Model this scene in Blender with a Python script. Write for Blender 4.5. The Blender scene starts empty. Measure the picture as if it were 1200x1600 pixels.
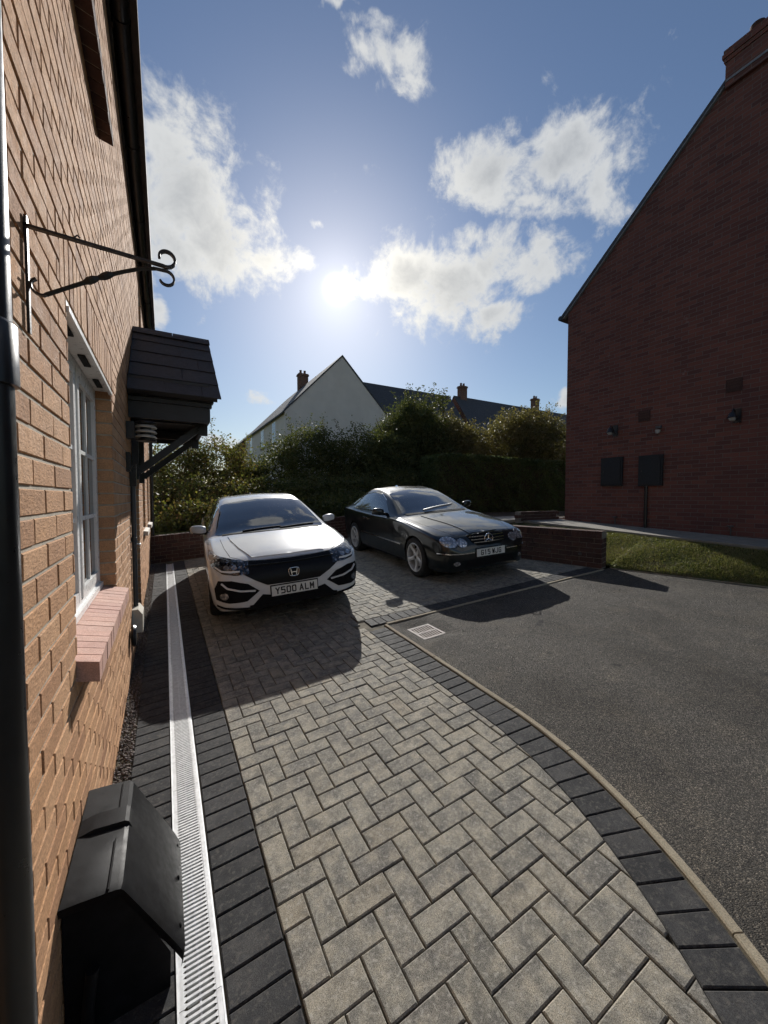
import bpy, bmesh, math, random
import numpy as np
from mathutils import Vector, Matrix
from mathutils.bvhtree import BVHTree

random.seed(7)
RNG = np.random.default_rng(7)
scene = bpy.context.scene
COL = scene.collection
PI = math.pi
R = math.radians

# ------------------------------------------------------------------ camera, sky, sun, exposure
CAM_H = 1.635
cam_d = bpy.data.cameras.new("camera")
cam_d.sensor_fit = 'VERTICAL'
cam_d.sensor_height = 36.0
cam_d.sensor_width = 27.0
cam_d.lens = 600.0 / 1600.0 * 36.0
cam_d.clip_start = 0.02
cam_d.clip_end = 3000.0
cam = bpy.data.objects.new("camera", cam_d)
COL.objects.link(cam)
cam.location = (0, 0, CAM_H)
cam.rotation_euler = (R(90 - 2.195), 0, R(-29.74))
scene.camera = cam

SUN_AZ, SUN_EL = R(22.94), R(27.75)
SUN_DIR = Vector((math.sin(SUN_AZ) * math.cos(SUN_EL), math.cos(SUN_AZ) * math.cos(SUN_EL), math.sin(SUN_EL)))

SUN_STRENGTH = 5.0
SKY_STRENGTH = 0.066
EXPOSURE = 0.2

sd = bpy.data.lights.new("sun", 'SUN')
sd.energy = SUN_STRENGTH
sd.angle = R(0.53)
sd.color = (1.0, 0.96, 0.90)
sun = bpy.data.objects.new("sun", sd)
COL.objects.link(sun)
sun.rotation_euler = (-SUN_DIR).to_track_quat('-Z', 'Y').to_euler()
sun.location = (5, 10, 12)

scene.view_settings.view_transform = 'Standard'
scene.view_settings.look = 'None'
scene.view_settings.gamma = 1.0
scene.view_settings.exposure = EXPOSURE
scene.view_settings.use_curve_mapping = False
scene.render.engine = 'CYCLES'
scene.cycles.max_bounces = 5
scene.cycles.diffuse_bounces = 2
scene.cycles.use_adaptive_sampling = True
scene.cycles.adaptive_threshold = 0.025
scene.cycles.adaptive_min_samples = 10
scene.cycles.glossy_bounces = 3
scene.cycles.transmission_bounces = 4
scene.cycles.transparent_max_bounces = 8
scene.cycles.sample_clamp_indirect = 4.0
scene.cycles.use_denoising = True


class NT:
    """small helper for node trees"""
    def __init__(self, tree):
        self.t = tree
        self.n = tree.nodes
        self.l = tree.links

    def node(self, kind, **kw):
        nd = self.n.new(kind)
        for k, v in kw.items():
            setattr(nd, k, v)
        return nd

    def put(self, sock, v):
        if hasattr(v, "is_linked") or isinstance(v, bpy.types.NodeSocket):
            self.l.new(v, sock)
        elif v is not None:
            sock.default_value = v

    def math(self, op, a, b=None, c=None, clamp=False):
        nd = self.node('ShaderNodeMath', operation=op, use_clamp=clamp)
        self.put(nd.inputs[0], a)
        if b is not None:
            self.put(nd.inputs[1], b)
        if c is not None:
            self.put(nd.inputs[2], c)
        return nd.outputs[0]

    def vec(self, op, a, b=None, scale=None):
        nd = self.node('ShaderNodeVectorMath', operation=op)
        self.put(nd.inputs[0], a)
        if b is not None:
            self.put(nd.inputs[1], b)
        if scale is not None:
            self.put(nd.inputs[3], scale)
        return nd.outputs['Value'] if op in ('LENGTH', 'DOT_PRODUCT', 'DISTANCE') else nd.outputs[0]

    def noise(self, vec, scale, detail=4, rough=0.55, dist=0.0, out='Fac'):
        nd = self.node('ShaderNodeTexNoise')
        if vec is not None:
            self.put(nd.inputs['Vector'], vec)
        nd.inputs['Scale'].default_value = scale
        nd.inputs['Detail'].default_value = detail
        nd.inputs['Roughness'].default_value = rough
        nd.inputs['Distortion'].default_value = dist
        return nd.outputs[out]

    def voronoi(self, vec, scale, feature='F1', out='Distance', rnd=1.0):
        nd = self.node('ShaderNodeTexVoronoi', feature=feature)
        if vec is not None:
            self.put(nd.inputs['Vector'], vec)
        nd.inputs['Scale'].default_value = scale
        nd.inputs['Randomness'].default_value = rnd
        return nd.outputs[out]

    def ramp(self, fac, stops, interp='LINEAR'):
        nd = self.node('ShaderNodeValToRGB')
        nd.color_ramp.interpolation = interp
        el = nd.color_ramp.elements
        while len(el) < len(stops):
            el.new(0.5)
        for e, (p, c) in zip(el, stops):
            e.position = p
            e.color = (c[0], c[1], c[2], 1.0) if not isinstance(c, (int, float)) else (c, c, c, 1.0)
        self.put(nd.inputs[0], fac)
        return nd.outputs[0]

    def maprange(self, v, a, b, c=0.0, d=1.0, smooth=False):
        nd = self.node('ShaderNodeMapRange')
        nd.interpolation_type = 'SMOOTHSTEP' if smooth else 'LINEAR'
        nd.clamp = True
        self.put(nd.inputs[0], v)
        for i, x in zip((1, 2, 3, 4), (a, b, c, d)):
            self.put(nd.inputs[i], x)
        return nd.outputs[0]

    def mix(self, fac, a, b, blend='MIX'):
        nd = self.node('ShaderNodeMix', data_type='RGBA', blend_type=blend)
        self.put(nd.inputs[0], fac)
        for s, v in ((nd.inputs[6], a), (nd.inputs[7], b)):
            if isinstance(v, (tuple, list)):
                s.default_value = (v[0], v[1], v[2], 1.0)
            else:
                self.put(s, v)
        return nd.outputs[2]

    def bump(self, height, strength, distance, normal=None):
        nd = self.node('ShaderNodeBump')
        nd.inputs['Strength'].default_value = strength
        nd.inputs['Distance'].default_value = distance
        self.put(nd.inputs['Height'], height)
        if normal is not None:
            self.put(nd.inputs['Normal'], normal)
        return nd.outputs[0]


# ------------------------------------------------------------------ the sky with its clouds
world = bpy.data.worlds.new("World")
scene.world = world
world.use_nodes = True
world.cycles.sampling_method = "MANUAL"
world.cycles.sample_map_resolution = 512
w = NT(world.node_tree)
w.n.clear()
wo = w.node('ShaderNodeOutputWorld')
bg = w.node('ShaderNodeBackground')
bg.inputs[1].default_value = SKY_STRENGTH
sky = w.node('ShaderNodeTexSky', sky_type='NISHITA')
sky.sun_disc = False
sky.sun_elevation = SUN_EL
sky.sun_rotation = SUN_AZ
sky.altitude = 120
sky.air_density = 1.25
sky.dust_density = 0.3
sky.ozone_density = 2.2
tc = w.node('ShaderNodeTexCoord')
D = tc.outputs['Generated']
sep = w.node('ShaderNodeSeparateXYZ')
w.put(sep.inputs[0], D)
az = w.math('ARCTAN2', sep.outputs[0], sep.outputs[1])
el = w.math('ARCSINE', sep.outputs[2])
comb = w.node('ShaderNodeCombineXYZ')
w.put(comb.inputs[0], az)
w.put(comb.inputs[1], el)
warp = w.noise(D, 9.0, 3, 0.6, 0.0, 'Color')
warp = w.vec('SUBTRACT', warp, (0.5, 0.5, 0.5))
q = w.vec('ADD', comb.outputs[0], w.vec('SCALE', warp, scale=0.10))
# azimuth, elevation (degrees), half widths (degrees), weight of each cloud in the sky
CLOUDS = [(3.1, 34.6, 5.2, 5.5, 1), (6.9, 31.3, 6.1, 4.9, 1), (1.5, 29.0, 5.1, 3.7, 0.9), (13.4, 30.1, 4.4, 2.5, 0.85), (17.4, 30.6, 2.3, 1.8, 0.75), (0.8, 39.5, 2.4, 1.3, 0.6), (4.7, 38.8, 3.5, 1.2, 0.5), (-3.2, 31.3, 5.0, 6.1, 1), (39.0, 27.7, 7.6, 3.9, 1), (33.5, 28.7, 6.5, 3.4, 1), (44.3, 30.3, 5.3, 3.0, 0.9), (45.3, 24.3, 4.7, 2.6, 0.9), (51.1, 29.1, 4.2, 2.6, 0.8), (27.9, 28.8, 4.1, 2.8, 0.8), (41.7, 32.5, 3.0, 1.9, 0.8), (45.1, 38.8, 5.7, 2.9, 0.95), (54.0, 38.0, 5.4, 2.8, 1), (57.8, 34.7, 3.8, 2.2, 0.8), (51.8, 34.4, 4.6, 1.6, 0.7), (52.6, 31.3, 3.0, 1.7, 0.75), (60.3, 32.2, 2.3, 1.6, 0.75), (38.9, 40.2, 1.7, 1.8, 0.6), (30.7, 47.6, 3.1, 1.8, 0.85), (33.4, 46.1, 1.9, 1.2, 0.7), (26.1, 46.5, 2.2, 1.0, 0.5), (28.8, 49.7, 2.4, 1.0, 0.65), (23.4, 50.6, 2.6, 0.4, 0.6), (27.4, 39.5, 1.1, 0.7, 0.5), (23.3, 38.0, 1.4, 0.8, 0.42), (20.5, 34.8, 1.0, 0.5, 0.5), (-0.5, 22.1, 1.2, 1.6, 0.8), (11.5, 13.4, 2.0, 0.6, 0.6), (6.8, 7.6, 2.9, 1.2, 0.8), (54.7, 12.6, 1.1, 1.5, 0.8),
    # the rest of the sky, outside the photograph
    (20, 60, 9, 4, .95), (110, 35, 13, 6, 1.0), (160, 24, 14, 6, 1.0), (-150, 45, 13, 7, .9), (-95, 28, 14, 6, 1.0), (-45, 40, 12, 6, 1.0), (75, 60, 10, 4, .7),
]
field = None
for (a_, e_, wa, we, wt) in CLOUDS:
    wa_ = R(wa) / math.cos(R(e_)) * 1.5
    we_ = R(we) * 1.6
    dv = w.vec('MULTIPLY', w.vec('SUBTRACT', q, (R(a_), R(e_), 0)), (1 / wa_, 1 / we_, 0))
    d2 = w.vec('DOT_PRODUCT', dv, dv)
    f = w.math('MULTIPLY', w.math('EXPONENT', w.math('MULTIPLY', d2, -1.35)), wt)
    field = f if field is None else w.math('MAXIMUM', field, f)
n1 = w.noise(D, 11.0, 6, 0.64, 0.35)
n2 = w.noise(D, 42.0, 4, 0.64, 0.3)
nn = w.math('ADD', w.math('MULTIPLY', w.math('SUBTRACT', n1, 0.5), 1.7), w.math('MULTIPLY', w.math('SUBTRACT', n2, 0.5), 0.5))
dens = w.math('ADD', field, nn)
mask = w.maprange(dens, 0.34, 0.84, 0, 1, True)
thick = w.maprange(w.math('ADD', field, w.math('MULTIPLY', nn, 0.36)), 0.72, 1.15, 0, 0.62, True)
mu = w.vec('DOT_PRODUCT', D, tuple(SUN_DIR))
mu = w.math('MAXIMUM', mu, 0.0)
glow_w = w.math('POWER', mu, 30.0)
edge_c = w.mix(glow_w, (8.2, 8.5, 8.8), (14.0, 13.5, 12.2))
core_c = w.mix(glow_w, (3.4, 3.8, 4.4), (5.2, 5.3, 5.4))
puff = w.math('MULTIPLY', w.math('SUBTRACT', w.noise(D, 14.0, 4, 0.5, 0.2), 0.5), 0.7)
thick2 = w.math('ADD', thick, w.math('MULTIPLY', puff, thick), clamp=True)
cloud_c = w.mix(thick2, edge_c, core_c)
sky_c = w.mix(mask, w.mix(1.0, sky.outputs[0], (0.98, 1.0, 1.09), 'MULTIPLY'), cloud_c)
# the bright air round the sun and the sun itself
ring = w.math('ADD', w.math('MULTIPLY', w.math('POWER', mu, 38.0), 2.6),
              w.math('ADD', w.math('MULTIPLY', w.math('POWER', mu, 420.0), 3.0), w.math('MULTIPLY', w.math('POWER', mu, 9000.0), 150.0)))
ring_c = w.mix(1.0, (1.0, 0.965, 0.90), (1, 1, 1), 'MULTIPLY')
ring_rgb = w.vec('SCALE', ring_c, scale=ring)
total = w.vec('ADD', sky_c, ring_rgb)
w.put(bg.inputs[0], total)
w.l.new(bg.outputs[0], wo.inputs[0])


# ------------------------------------------------------------------ helpers for meshes and objects
GA, GB = 0.07, 0.023          # the site rises to the right and to the back


def gz(x, y):
    return GA * x + GB * y


def tag(o, label=None, cat=None, group=None, kind=None):
    if label:
        o["label"] = label
    if cat:
        o["category"] = cat
    if group:
        o["group"] = group
    if kind:
        o["kind"] = kind
    return o


def empty(name, loc=(0, 0, 0), rz=0.0, parent=None):
    o = bpy.data.objects.new(name, None)
    o.empty_display_size = 0.1
    COL.objects.link(o)
    o.location = loc
    o.rotation_euler = (0, 0, rz)
    if parent:
        o.parent = parent
    return o


def link(name, me, mat=None, parent=None, loc=None):
    o = bpy.data.objects.new(name, me)
    COL.objects.link(o)
    if mat is not None and not me.materials:
        me.materials.append(mat)
    if parent is not None:
        o.parent = parent
    if loc is not None:
        o.location = loc
    return o


class MB:
    """collects verts and faces, builds one mesh object"""
    def __init__(self):
        self.v = []
        self.f = []

    def add(self, vs, fs):
        b = len(self.v)
        self.v.extend([tuple(p) for p in vs])
        self.f.extend([tuple(b + i for i in f) for f in fs])
        return self

    def box(self, x0, x1, y0, y1, z0, z1):
        vs = [(x0, y0, z0), (x1, y0, z0), (x1, y1, z0), (x0, y1, z0), (x0, y0, z1), (x1, y0, z1), (x1, y1, z1), (x0, y1, z1)]
        return self.add(vs, [(0, 3, 2, 1), (4, 5, 6, 7), (0, 1, 5, 4), (1, 2, 6, 5), (2, 3, 7, 6), (3, 0, 4, 7)])

    def obox(self, p0, p1, wid, hgt, up=(0, 0, 1)):
        """a bar from p0 to p1 of the given width and height"""
        p0, p1, up = Vector(p0), Vector(p1), Vector(up)
        d = (p1 - p0).normalized()
        s = d.cross(up)
        if s.length < 1e-4:
            s = d.cross(Vector((1, 0, 0)))
        s.normalize()
        u = s.cross(d).normalized()
        vs = []
        for p in (p0, p1):
            for a, b in ((-1, -1), (1, -1), (1, 1), (-1, 1)):
                vs.append(p + s * (a * wid / 2) + u * (b * hgt / 2))
        return self.add(vs, [(3, 2, 1, 0), (4, 5, 6, 7), (0, 1, 5, 4), (1, 2, 6, 5), (2, 3, 7, 6), (3, 0, 4, 7)])

    def prism(self, poly, z0, z1, bevel=0.0, bev_h=None, zf=None):
        """upright prism over a convex polygon; zf(x,y) lifts it onto the slope"""
        n = len(poly)
        cx = sum(p[0] for p in poly) / n
        cy = sum(p[1] for p in poly) / n
        g = zf if zf else (lambda x, y: 0.0)
        rings = [[(x, y, z0 + g(x, y)) for x, y in poly]]
        if bevel:
            bh = bev_h or bevel
            rings.append([(x, y, z1 - bh + g(x, y)) for x, y in poly])
            ins = inset(poly, bevel)
            rings.append([(x, y, z1 + g(x, y)) for x, y in ins])
        else:
            rings.append([(x, y, z1 + g(x, y)) for x, y in poly])
        vs = [p for r in rings for p in r]
        fs = []
        for k in range(len(rings) - 1):
            for i in range(n):
                j = (i + 1) % n
                fs.append((k * n + i, k * n + j, (k + 1) * n + j, (k + 1) * n + i))
        b = (len(rings) - 1) * n
        fs.append(tuple(b + i for i in range(n)))
        return self.add(vs, fs)

    def tube(self, pts, rad, seg=10, cap=True):
        """tube along a path, rad a number or one per point"""
        pts = [Vector(p) for p in pts]
        n = len(pts)
        rads = rad if isinstance(rad, (list, tuple)) else [rad] * n
        vs, fs = [], []
        prev = None
        for i, p in enumerate(pts):
            if i == 0:
                d = pts[1] - pts[0]
            elif i == n - 1:
                d = pts[-1] - pts[-2]
            else:
                d = (pts[i + 1] - pts[i]).normalized() + (pts[i] - pts[i - 1]).normalized()
            d.normalize()
            if prev is None:
                a = d.cross(Vector((0, 0, 1)))
                if a.length < 1e-3:
                    a = d.cross(Vector((0, 1, 0)))
            else:
                a = prev - d * prev.dot(d)
            a.normalize()
            prev = a
            b = d.cross(a)
            for k in range(seg):
                t = 2 * PI * k / seg
                vs.append(p + (a * math.cos(t) + b * math.sin(t)) * rads[i])
        for i in range(n - 1):
            for k in range(seg):
                k2 = (k + 1) % seg
                fs.append((i * seg + k, i * seg + k2, (i + 1) * seg + k2, (i + 1) * seg + k))
        if cap:
            fs.append(tuple(reversed(range(seg))))
            fs.append(tuple((n - 1) * seg + k for k in range(seg)))
        return self.add(vs, fs)

    def lathe(self, prof, seg=20, origin=(0, 0, 0), axis='Z', cap=True):
        """prof = [(radius, height)]"""
        vs, fs = [], []
        for r_, h in prof:
            for k in range(seg):
                t = 2 * PI * k / seg
                c, s = r_ * math.cos(t), r_ * math.sin(t)
                p = {'Z': (c, s, h), 'Y': (s, h, c), 'X': (h, c, s)}[axis]
                vs.append((p[0] + origin[0], p[1] + origin[1], p[2] + origin[2]))
        for i in range(len(prof) - 1):
            for k in range(seg):
                k2 = (k + 1) % seg
                fs.append((i * seg + k, i * seg + k2, (i + 1) * seg + k2, (i + 1) * seg + k))
        if cap:
            if prof[0][0] > 1e-4:
                fs.append(tuple(reversed(range(seg))))
            if prof[-1][0] > 1e-4:
                fs.append(tuple((len(prof) - 1) * seg + k for k in range(seg)))
        return self.add(vs, fs)

    def mesh(self, name, smooth=False, angle=None):
        me = bpy.data.meshes.new(name)
        me.from_pydata(self.v, [], self.f)
        me.validate()
        if smooth or angle:
            me.polygons.foreach_set("use_smooth", [True] * len(me.polygons))
            if angle:
                me.set_sharp_from_angle(angle=R(angle))
        me.update()
        return me

    def build(self, name, mat, parent=None, loc=None, smooth=False, angle=None):
        return link(name, self.mesh(name, smooth, angle), mat, parent, loc)


def inset(poly, d):
    """inset of a convex polygon (counter-clockwise) by d"""
    n = len(poly)
    out = []
    for i in range(n):
        p0, p1, p2 = poly[i - 1], poly[i], poly[(i + 1) % n]
        e1 = (p1[0] - p0[0], p1[1] - p0[1])
        e2 = (p2[0] - p1[0], p2[1] - p1[1])
        l1 = math.hypot(*e1) or 1e-9
        l2 = math.hypot(*e2) or 1e-9
        n1_ = (-e1[1] / l1, e1[0] / l1)
        n2_ = (-e2[1] / l2, e2[0] / l2)
        bx, by = n1_[0] + n2_[0], n1_[1] + n2_[1]
        dd = 1 + n1_[0] * n2_[0] + n1_[1] * n2_[1]
        dd = max(dd, 0.3)
        out.append((p1[0] + bx / dd * d, p1[1] + by / dd * d))
    return out


def clip_half(poly, a, b, c):
    """keep the side a*x + b*y <= c of a convex polygon"""
    out = []
    n = len(poly)
    for i in range(n):
        p, q_ = poly[i], poly[(i + 1) % n]
        dp = a * p[0] + b * p[1] - c
        dq = a * q_[0] + b * q_[1] - c
        if dp <= 0:
            out.append(p)
        if (dp < 0 < dq) or (dq < 0 < dp):
            t = dp / (dp - dq)
            out.append((p[0] + (q_[0] - p[0]) * t, p[1] + (q_[1] - p[1]) * t))
    # drop doubled corners
    res = []
    for p in out:
        if not res or math.hypot(p[0] - res[-1][0], p[1] - res[-1][1]) > 1e-4:
            res.append(p)
    if len(res) > 1 and math.hypot(res[0][0] - res[-1][0], res[0][1] - res[-1][1]) < 1e-4:
        res.pop()
    return res if len(res) >= 3 else []


def area(poly):
    return 0.5 * sum(poly[i - 1][0] * poly[i][1] - poly[i][0] * poly[i - 1][1] for i in range(len(poly)))


# ------------------------------------------------------------------ materials
def principled(name, rough=0.6, metallic=0.0, spec=0.5, coat=0.0):
    m = bpy.data.materials.new(name)
    m.use_nodes = True
    t = NT(m.node_tree)
    b = t.n['Principled BSDF']
    b.inputs['Roughness'].default_value = rough
    b.inputs['Metallic'].default_value = metallic
    b.inputs['Specular IOR Level'].default_value = spec
    b.inputs['Coat Weight'].default_value = coat
    b.inputs['Coat Roughness'].default_value = 0.03
    return m, t, b


def plain(name, col, rough=0.6, metallic=0.0, spec=0.5, coat=0.0, var=0.12, scale=14.0, bump=0.0, bscale=60.0, bdist=0.002):
    """one colour with slight mottling, a roughness that varies and fine relief"""
    m, t, b = principled(name, rough, metallic, spec, coat)
    tc_ = t.node('ShaderNodeTexCoord').outputs['Object']
    n = t.noise(tc_, scale, 5, 0.6)
    lo = tuple(c * (1 - var) for c in col)
    hi = tuple(min(1.0, c * (1 + var)) for c in col)
    t.put(b.inputs['Base Color'], t.ramp(n, [(0.3, lo), (0.7, hi)]))
    t.put(b.inputs['Roughness'], t.maprange(t.noise(tc_, scale * 2.3, 4), 0.3, 0.7, max(0.02, rough - 0.06), min(1, rough + 0.06)))
    if bump:
        t.put(b.inputs['Normal'], t.bump(t.noise(tc_, bscale, 6, 0.65), bump, bdist))
    return m


def masonry(name, cols, island, rough=0.9, speck=0.25, bump=0.5, bscale=120.0, bdist=0.003, drag=False, stain=None, spec=0.25, blend=None):
    """brick or paver: each piece its own tone, mottled, with a rough face. island: pieces joined in one mesh"""
    m, t, b = principled(name, rough, 0, spec)
    pos = t.node('ShaderNodeNewGeometry')
    rnd = pos.outputs['Random Per Island'] if island else t.node('ShaderNodeObjectInfo').outputs['Random']
    P_ = pos.outputs['Position']
    stops = [(i / (len(cols) - 1), c) for i, c in enumerate(cols)]
    base = t.ramp(rnd, stops)
    big = t.noise(t.vec('ADD', P_, t.vec('SCALE', (13.0, 7.0, 5.0), scale=rnd)), 14.0, 4, 0.6)
    base = t.mix(t.maprange(big, 0.3, 0.7, 0.0, 0.55), base, t.mix(1.0, base, (0.66, 0.64, 0.62), 'MULTIPLY'))
    if blend:       # two concrete mixes run into each other in every block
        bl = t.noise(t.vec('ADD', P_, t.vec('SCALE', (31.0, 17.0, 9.0), scale=rnd)), blend[2], 5, 0.65)
        base = t.mix(t.maprange(bl, 0.36, 0.50, blend[3], 0.0), base, blend[0])
        base = t.mix(t.maprange(bl, 0.50, 0.66, 0.0, blend[3]), base, blend[1])
    fine = t.noise(P_, bscale * 1.6, 3, 0.7)
    base = t.mix(speck, base, t.mix(1.0, base, t.ramp(fine, [(0.32, 0.25), (0.5, 1.0), (0.68, 1.7)]), 'MULTIPLY'))
    if stain:
        s = t.maprange(t.noise(P_, stain[1], 5, 0.6), 0.52, 0.68)
        base = t.mix(t.math('MULTIPLY', s, stain[2]), base, stain[0])
    t.put(b.inputs['Base Color'], base)
    hv = P_
    if drag:
        hv = t.vec('MULTIPLY', P_, (1.0, 0.55, 1.5))
    h = t.noise(hv, bscale, 5, 0.7)
    if drag:
        h = t.math('ADD', h, t.math('MULTIPLY', t.voronoi(hv, bscale * 0.8), 0.5))
    t.put(b.inputs['Normal'], t.bump(h, bump, bdist))
    t.put(b.inputs['Roughness'], t.maprange(t.noise(P_, 30, 4), 0.3, 0.7, rough - 0.1, min(1, rough + 0.06)))
    return m

# ================================================================== the ground, drive, tarmac, lawn
PN = Vector((-GA, -GB, 1)).normalized()
QP = Vector((0, 0, 1)).rotation_difference(PN)      # tilts a flat thing onto the slope


def place(o, x, y, h=0.0, rz=0.0, jit=0.0):
    o.location = (x, y, gz(x, y) + h)
    o.rotation_mode = 'QUATERNION'
    qz = Matrix.Rotation(rz, 3, 'Z').to_quaternion()
    if jit:
        qz = qz @ Matrix.Rotation(random.gauss(0, jit), 3, 'X').to_quaternion() @ Matrix.Rotation(random.gauss(0, jit), 3, 'Y').to_quaternion()
    o.rotation_quaternion = QP @ qz
    return o


_cp, _sp = math.cos(R(2.195)), math.sin(R(2.195))
_cy, _sy = math.cos(R(29.74)), math.sin(R(29.74))


def view_size(x, y, z):
    """rough size of a metre at that point in the photograph, and whether it is in the frame"""
    fw = x * _sy + y * _cy
    lat = x * _cy - y * _sy
    zz = z - CAM_H
    d = fw * _cp - zz * _sp
    if d < 0.15:
        return 0, False
    u, v = 600 * lat / d, 600 * (zz * _cp + fw * _sp) / d
    return 600 / d, abs(u) < 640 and abs(v) < 840


M_SAND = plain("jointing_sand", (0.085, 0.072, 0.048), 0.95, var=0.75, scale=7, bump=0.6, bscale=220)
PAVER_TONES = [(0.156, 0.15, 0.128), (0.216, 0.205, 0.174), (0.262, 0.247, 0.206), (0.198, 0.186, 0.16), (0.235, 0.224, 0.19), (0.281, 0.26, 0.211), (0.179, 0.172, 0.153), (0.248, 0.23, 0.189), (0.22, 0.209, 0.176), (0.276, 0.242, 0.183)]
M_PAVER = masonry("paver_concrete", PAVER_TONES, False, 0.88, 0.75, 0.6, 190, 0.0025, stain=((0.42, 0.40, 0.35), 70, 0.55), blend=((0.10, 0.097, 0.09), (0.35, 0.315, 0.245), 13.0, 0.65))
M_PAVER_F = masonry("paver_concrete_field", PAVER_TONES, True, 0.88, 0.75, 0.6, 190, 0.0025, stain=((0.42, 0.40, 0.35), 70, 0.55), blend=((0.10, 0.097, 0.09), (0.35, 0.315, 0.245), 13.0, 0.65))
M_CHAR = masonry("charcoal_paver", [(0.028, 0.029, 0.031), (0.045, 0.046, 0.048), (0.036, 0.037, 0.039), (0.055, 0.055, 0.056)], False, 0.86, 0.6, 0.55, 190, 0.0025, stain=((0.13, 0.12, 0.105), 60, 0.5), blend=((0.018, 0.019, 0.021), (0.075, 0.072, 0.068), 11.0, 0.5))
M_EDGE = masonry("edging_concrete", [(0.27, 0.235, 0.17), (0.33, 0.29, 0.215), (0.24, 0.20, 0.145)], False, 0.92, 0.45, 0.5, 130, 0.003)


def tarmac_mat():
    m, t, b = principled("tarmac", 0.9, 0, 0.3)
    P_ = t.node('ShaderNodeNewGeometry').outputs['Position']
    cell = t.node('ShaderNodeTexVoronoi')
    t.put(cell.inputs['Vector'], P_)
    cell.inputs['Scale'].default_value = 215.0
    sepc = t.node('ShaderNodeSeparateColor')
    t.put(sepc.inputs[0], cell.outputs['Color'])
    tone = t.ramp(sepc.outputs[0], [(0.0, (0.030, 0.028, 0.026)), (0.45, (0.055, 0.051, 0.045)), (0.8, (0.094, 0.086, 0.073)), (1.0, (0.22, 0.195, 0.16))])
    patch = t.noise(P_, 0.9, 6, 0.65)
    tone = t.mix(t.maprange(patch, 0.40, 0.62, 0.0, 0.9), tone, t.mix(1.0, tone, (0.6, 0.585, 0.57), 'MULTIPLY'))
    dust = t.maprange(t.noise(P_, 3.1, 6, 0.65), 0.5, 0.72, 0, 0.5)
    tone = t.mix(dust, tone, t.mix(1.0, tone, (1.7, 1.6, 1.4), 'MULTIPLY'))
    # faint darker wheel tracks and a few oil spots
    sp = t.node('ShaderNodeSeparateXYZ')
    t.put(sp.inputs[0], t.vec('ADD', P_, t.vec('SCALE', t.noise(P_, 0.7, 3, 0.5, 0, 'Color'), scale=0.6)))
    trk = t.maprange(t.math('ABSOLUTE', t.math('SUBTRACT', t.math('ABSOLUTE', t.math('SUBTRACT', sp.outputs[0], 4.6)), 0.75)), 0.0, 0.22, 0.35, 0.0)
    tone = t.mix(trk, tone, t.mix(1.0, tone, (0.62, 0.62, 0.63), 'MULTIPLY'))
    oil = t.maprange(t.noise(P_, 4.3, 2, 0.4), 0.70, 0.76, 0, 0.7)
    tone = t.mix(oil, tone, (0.018, 0.018, 0.019))
    t.put(b.inputs['Base Color'], tone)
    hgt = t.math('SUBTRACT', t.math('MULTIPLY', sepc.outputs[1], 0.9), t.math('MULTIPLY', cell.outputs['Distance'], 60.0))
    hgt = t.math('ADD', t.math('MULTIPLY', sepc.outputs[1], 0.6), t.math('MULTIPLY', t.math('SUBTRACT', 0.6, cell.outputs['Distance']), 1.0))
    t.put(b.inputs['Normal'], t.bump(hgt, 0.9, 0.0032))
    return m


M_TARMAC = tarmac_mat()


def soil_mat(name, a, b_, grass=None):
    m, t, b = principled(name, 0.97, 0, 0.1)
    P_ = t.node('ShaderNodeNewGeometry').outputs['Position']
    c = t.ramp(t.noise(P_, 9, 7, 0.7), [(0.3, a), (0.7, b_)])
    if grass:
        c = t.mix(t.maprange(t.noise(P_, 2.2, 5, 0.6), 0.35, 0.55), c, grass)
    t.put(b.inputs['Base Color'], c)
    t.put(b.inputs['Normal'], t.bump(t.noise(P_, 45, 7, 0.7), 0.9, 0.02))
    return m


M_SOIL = soil_mat("garden_soil", (0.035, 0.026, 0.018), (0.09, 0.068, 0.045))
M_TURF = soil_mat("turf", (0.07, 0.05, 0.03), (0.16, 0.12, 0.07), (0.075, 0.085, 0.03))
M_MEADOW = soil_mat("meadow", (0.06, 0.07, 0.025), (0.10, 0.11, 0.04))
M_SLAB = plain("path_concrete", (0.20, 0.185, 0.16), 0.92, var=0.2, scale=5, bump=0.4, bscale=90, bdist=0.003)

# wide sheet out to the horizon, low and out of sight near the houses
mb = MB()
G0 = [-900, -300, -120, -60, -30, -12, -0.3, 6.2, 12, 30, 60, 120, 300, 900]
G1 = [-900, -300, -120, -60, -30, -16, 9.62, 10.6, 30, 65, 120, 300, 900]


def far_h(x, y):
    if y > 9.6 or x > 6.1:
        if y > 10.2 or x > 8.0:
            return 0.78 if y < 70 else 0.4
        return 0.15
    return -0.75 if x < 6.1 else 0.15


nx = len(G0)
vs = [(x, y, far_h(x, y)) for y in G1 for x in G0]
fs = [(j * nx + i, j * nx + i + 1, (j + 1) * nx + i + 1, (j + 1) * nx + i) for j in range(len(G1) - 1) for i in range(nx - 1)]
mb.add(vs, fs)
tag(mb.build("ground", M_MEADOW), kind="structure")

# ---- line of the edging: straight, then an arc to the left near the camera
ARC_C, ARC_R = (-0.82, 1.9), 2.9


def edge_pt(s, off=0.0):
    """point s metres along the edging from the back corner, off metres to the inside; returns x, y and the tangent angle"""
    L0 = 3.63 - 1.9
    if s < L0:
        y = 3.63 - s
        x = 2.08 + 0.035 * max(0.0, (y - 1.9)) / 1.73
        return x - off, y, 0.0
    th = -(s - L0) / ARC_R
    r_ = ARC_R - off
    return ARC_C[0] + r_ * math.cos(th), ARC_C[1] + r_ * math.sin(th), th


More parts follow.
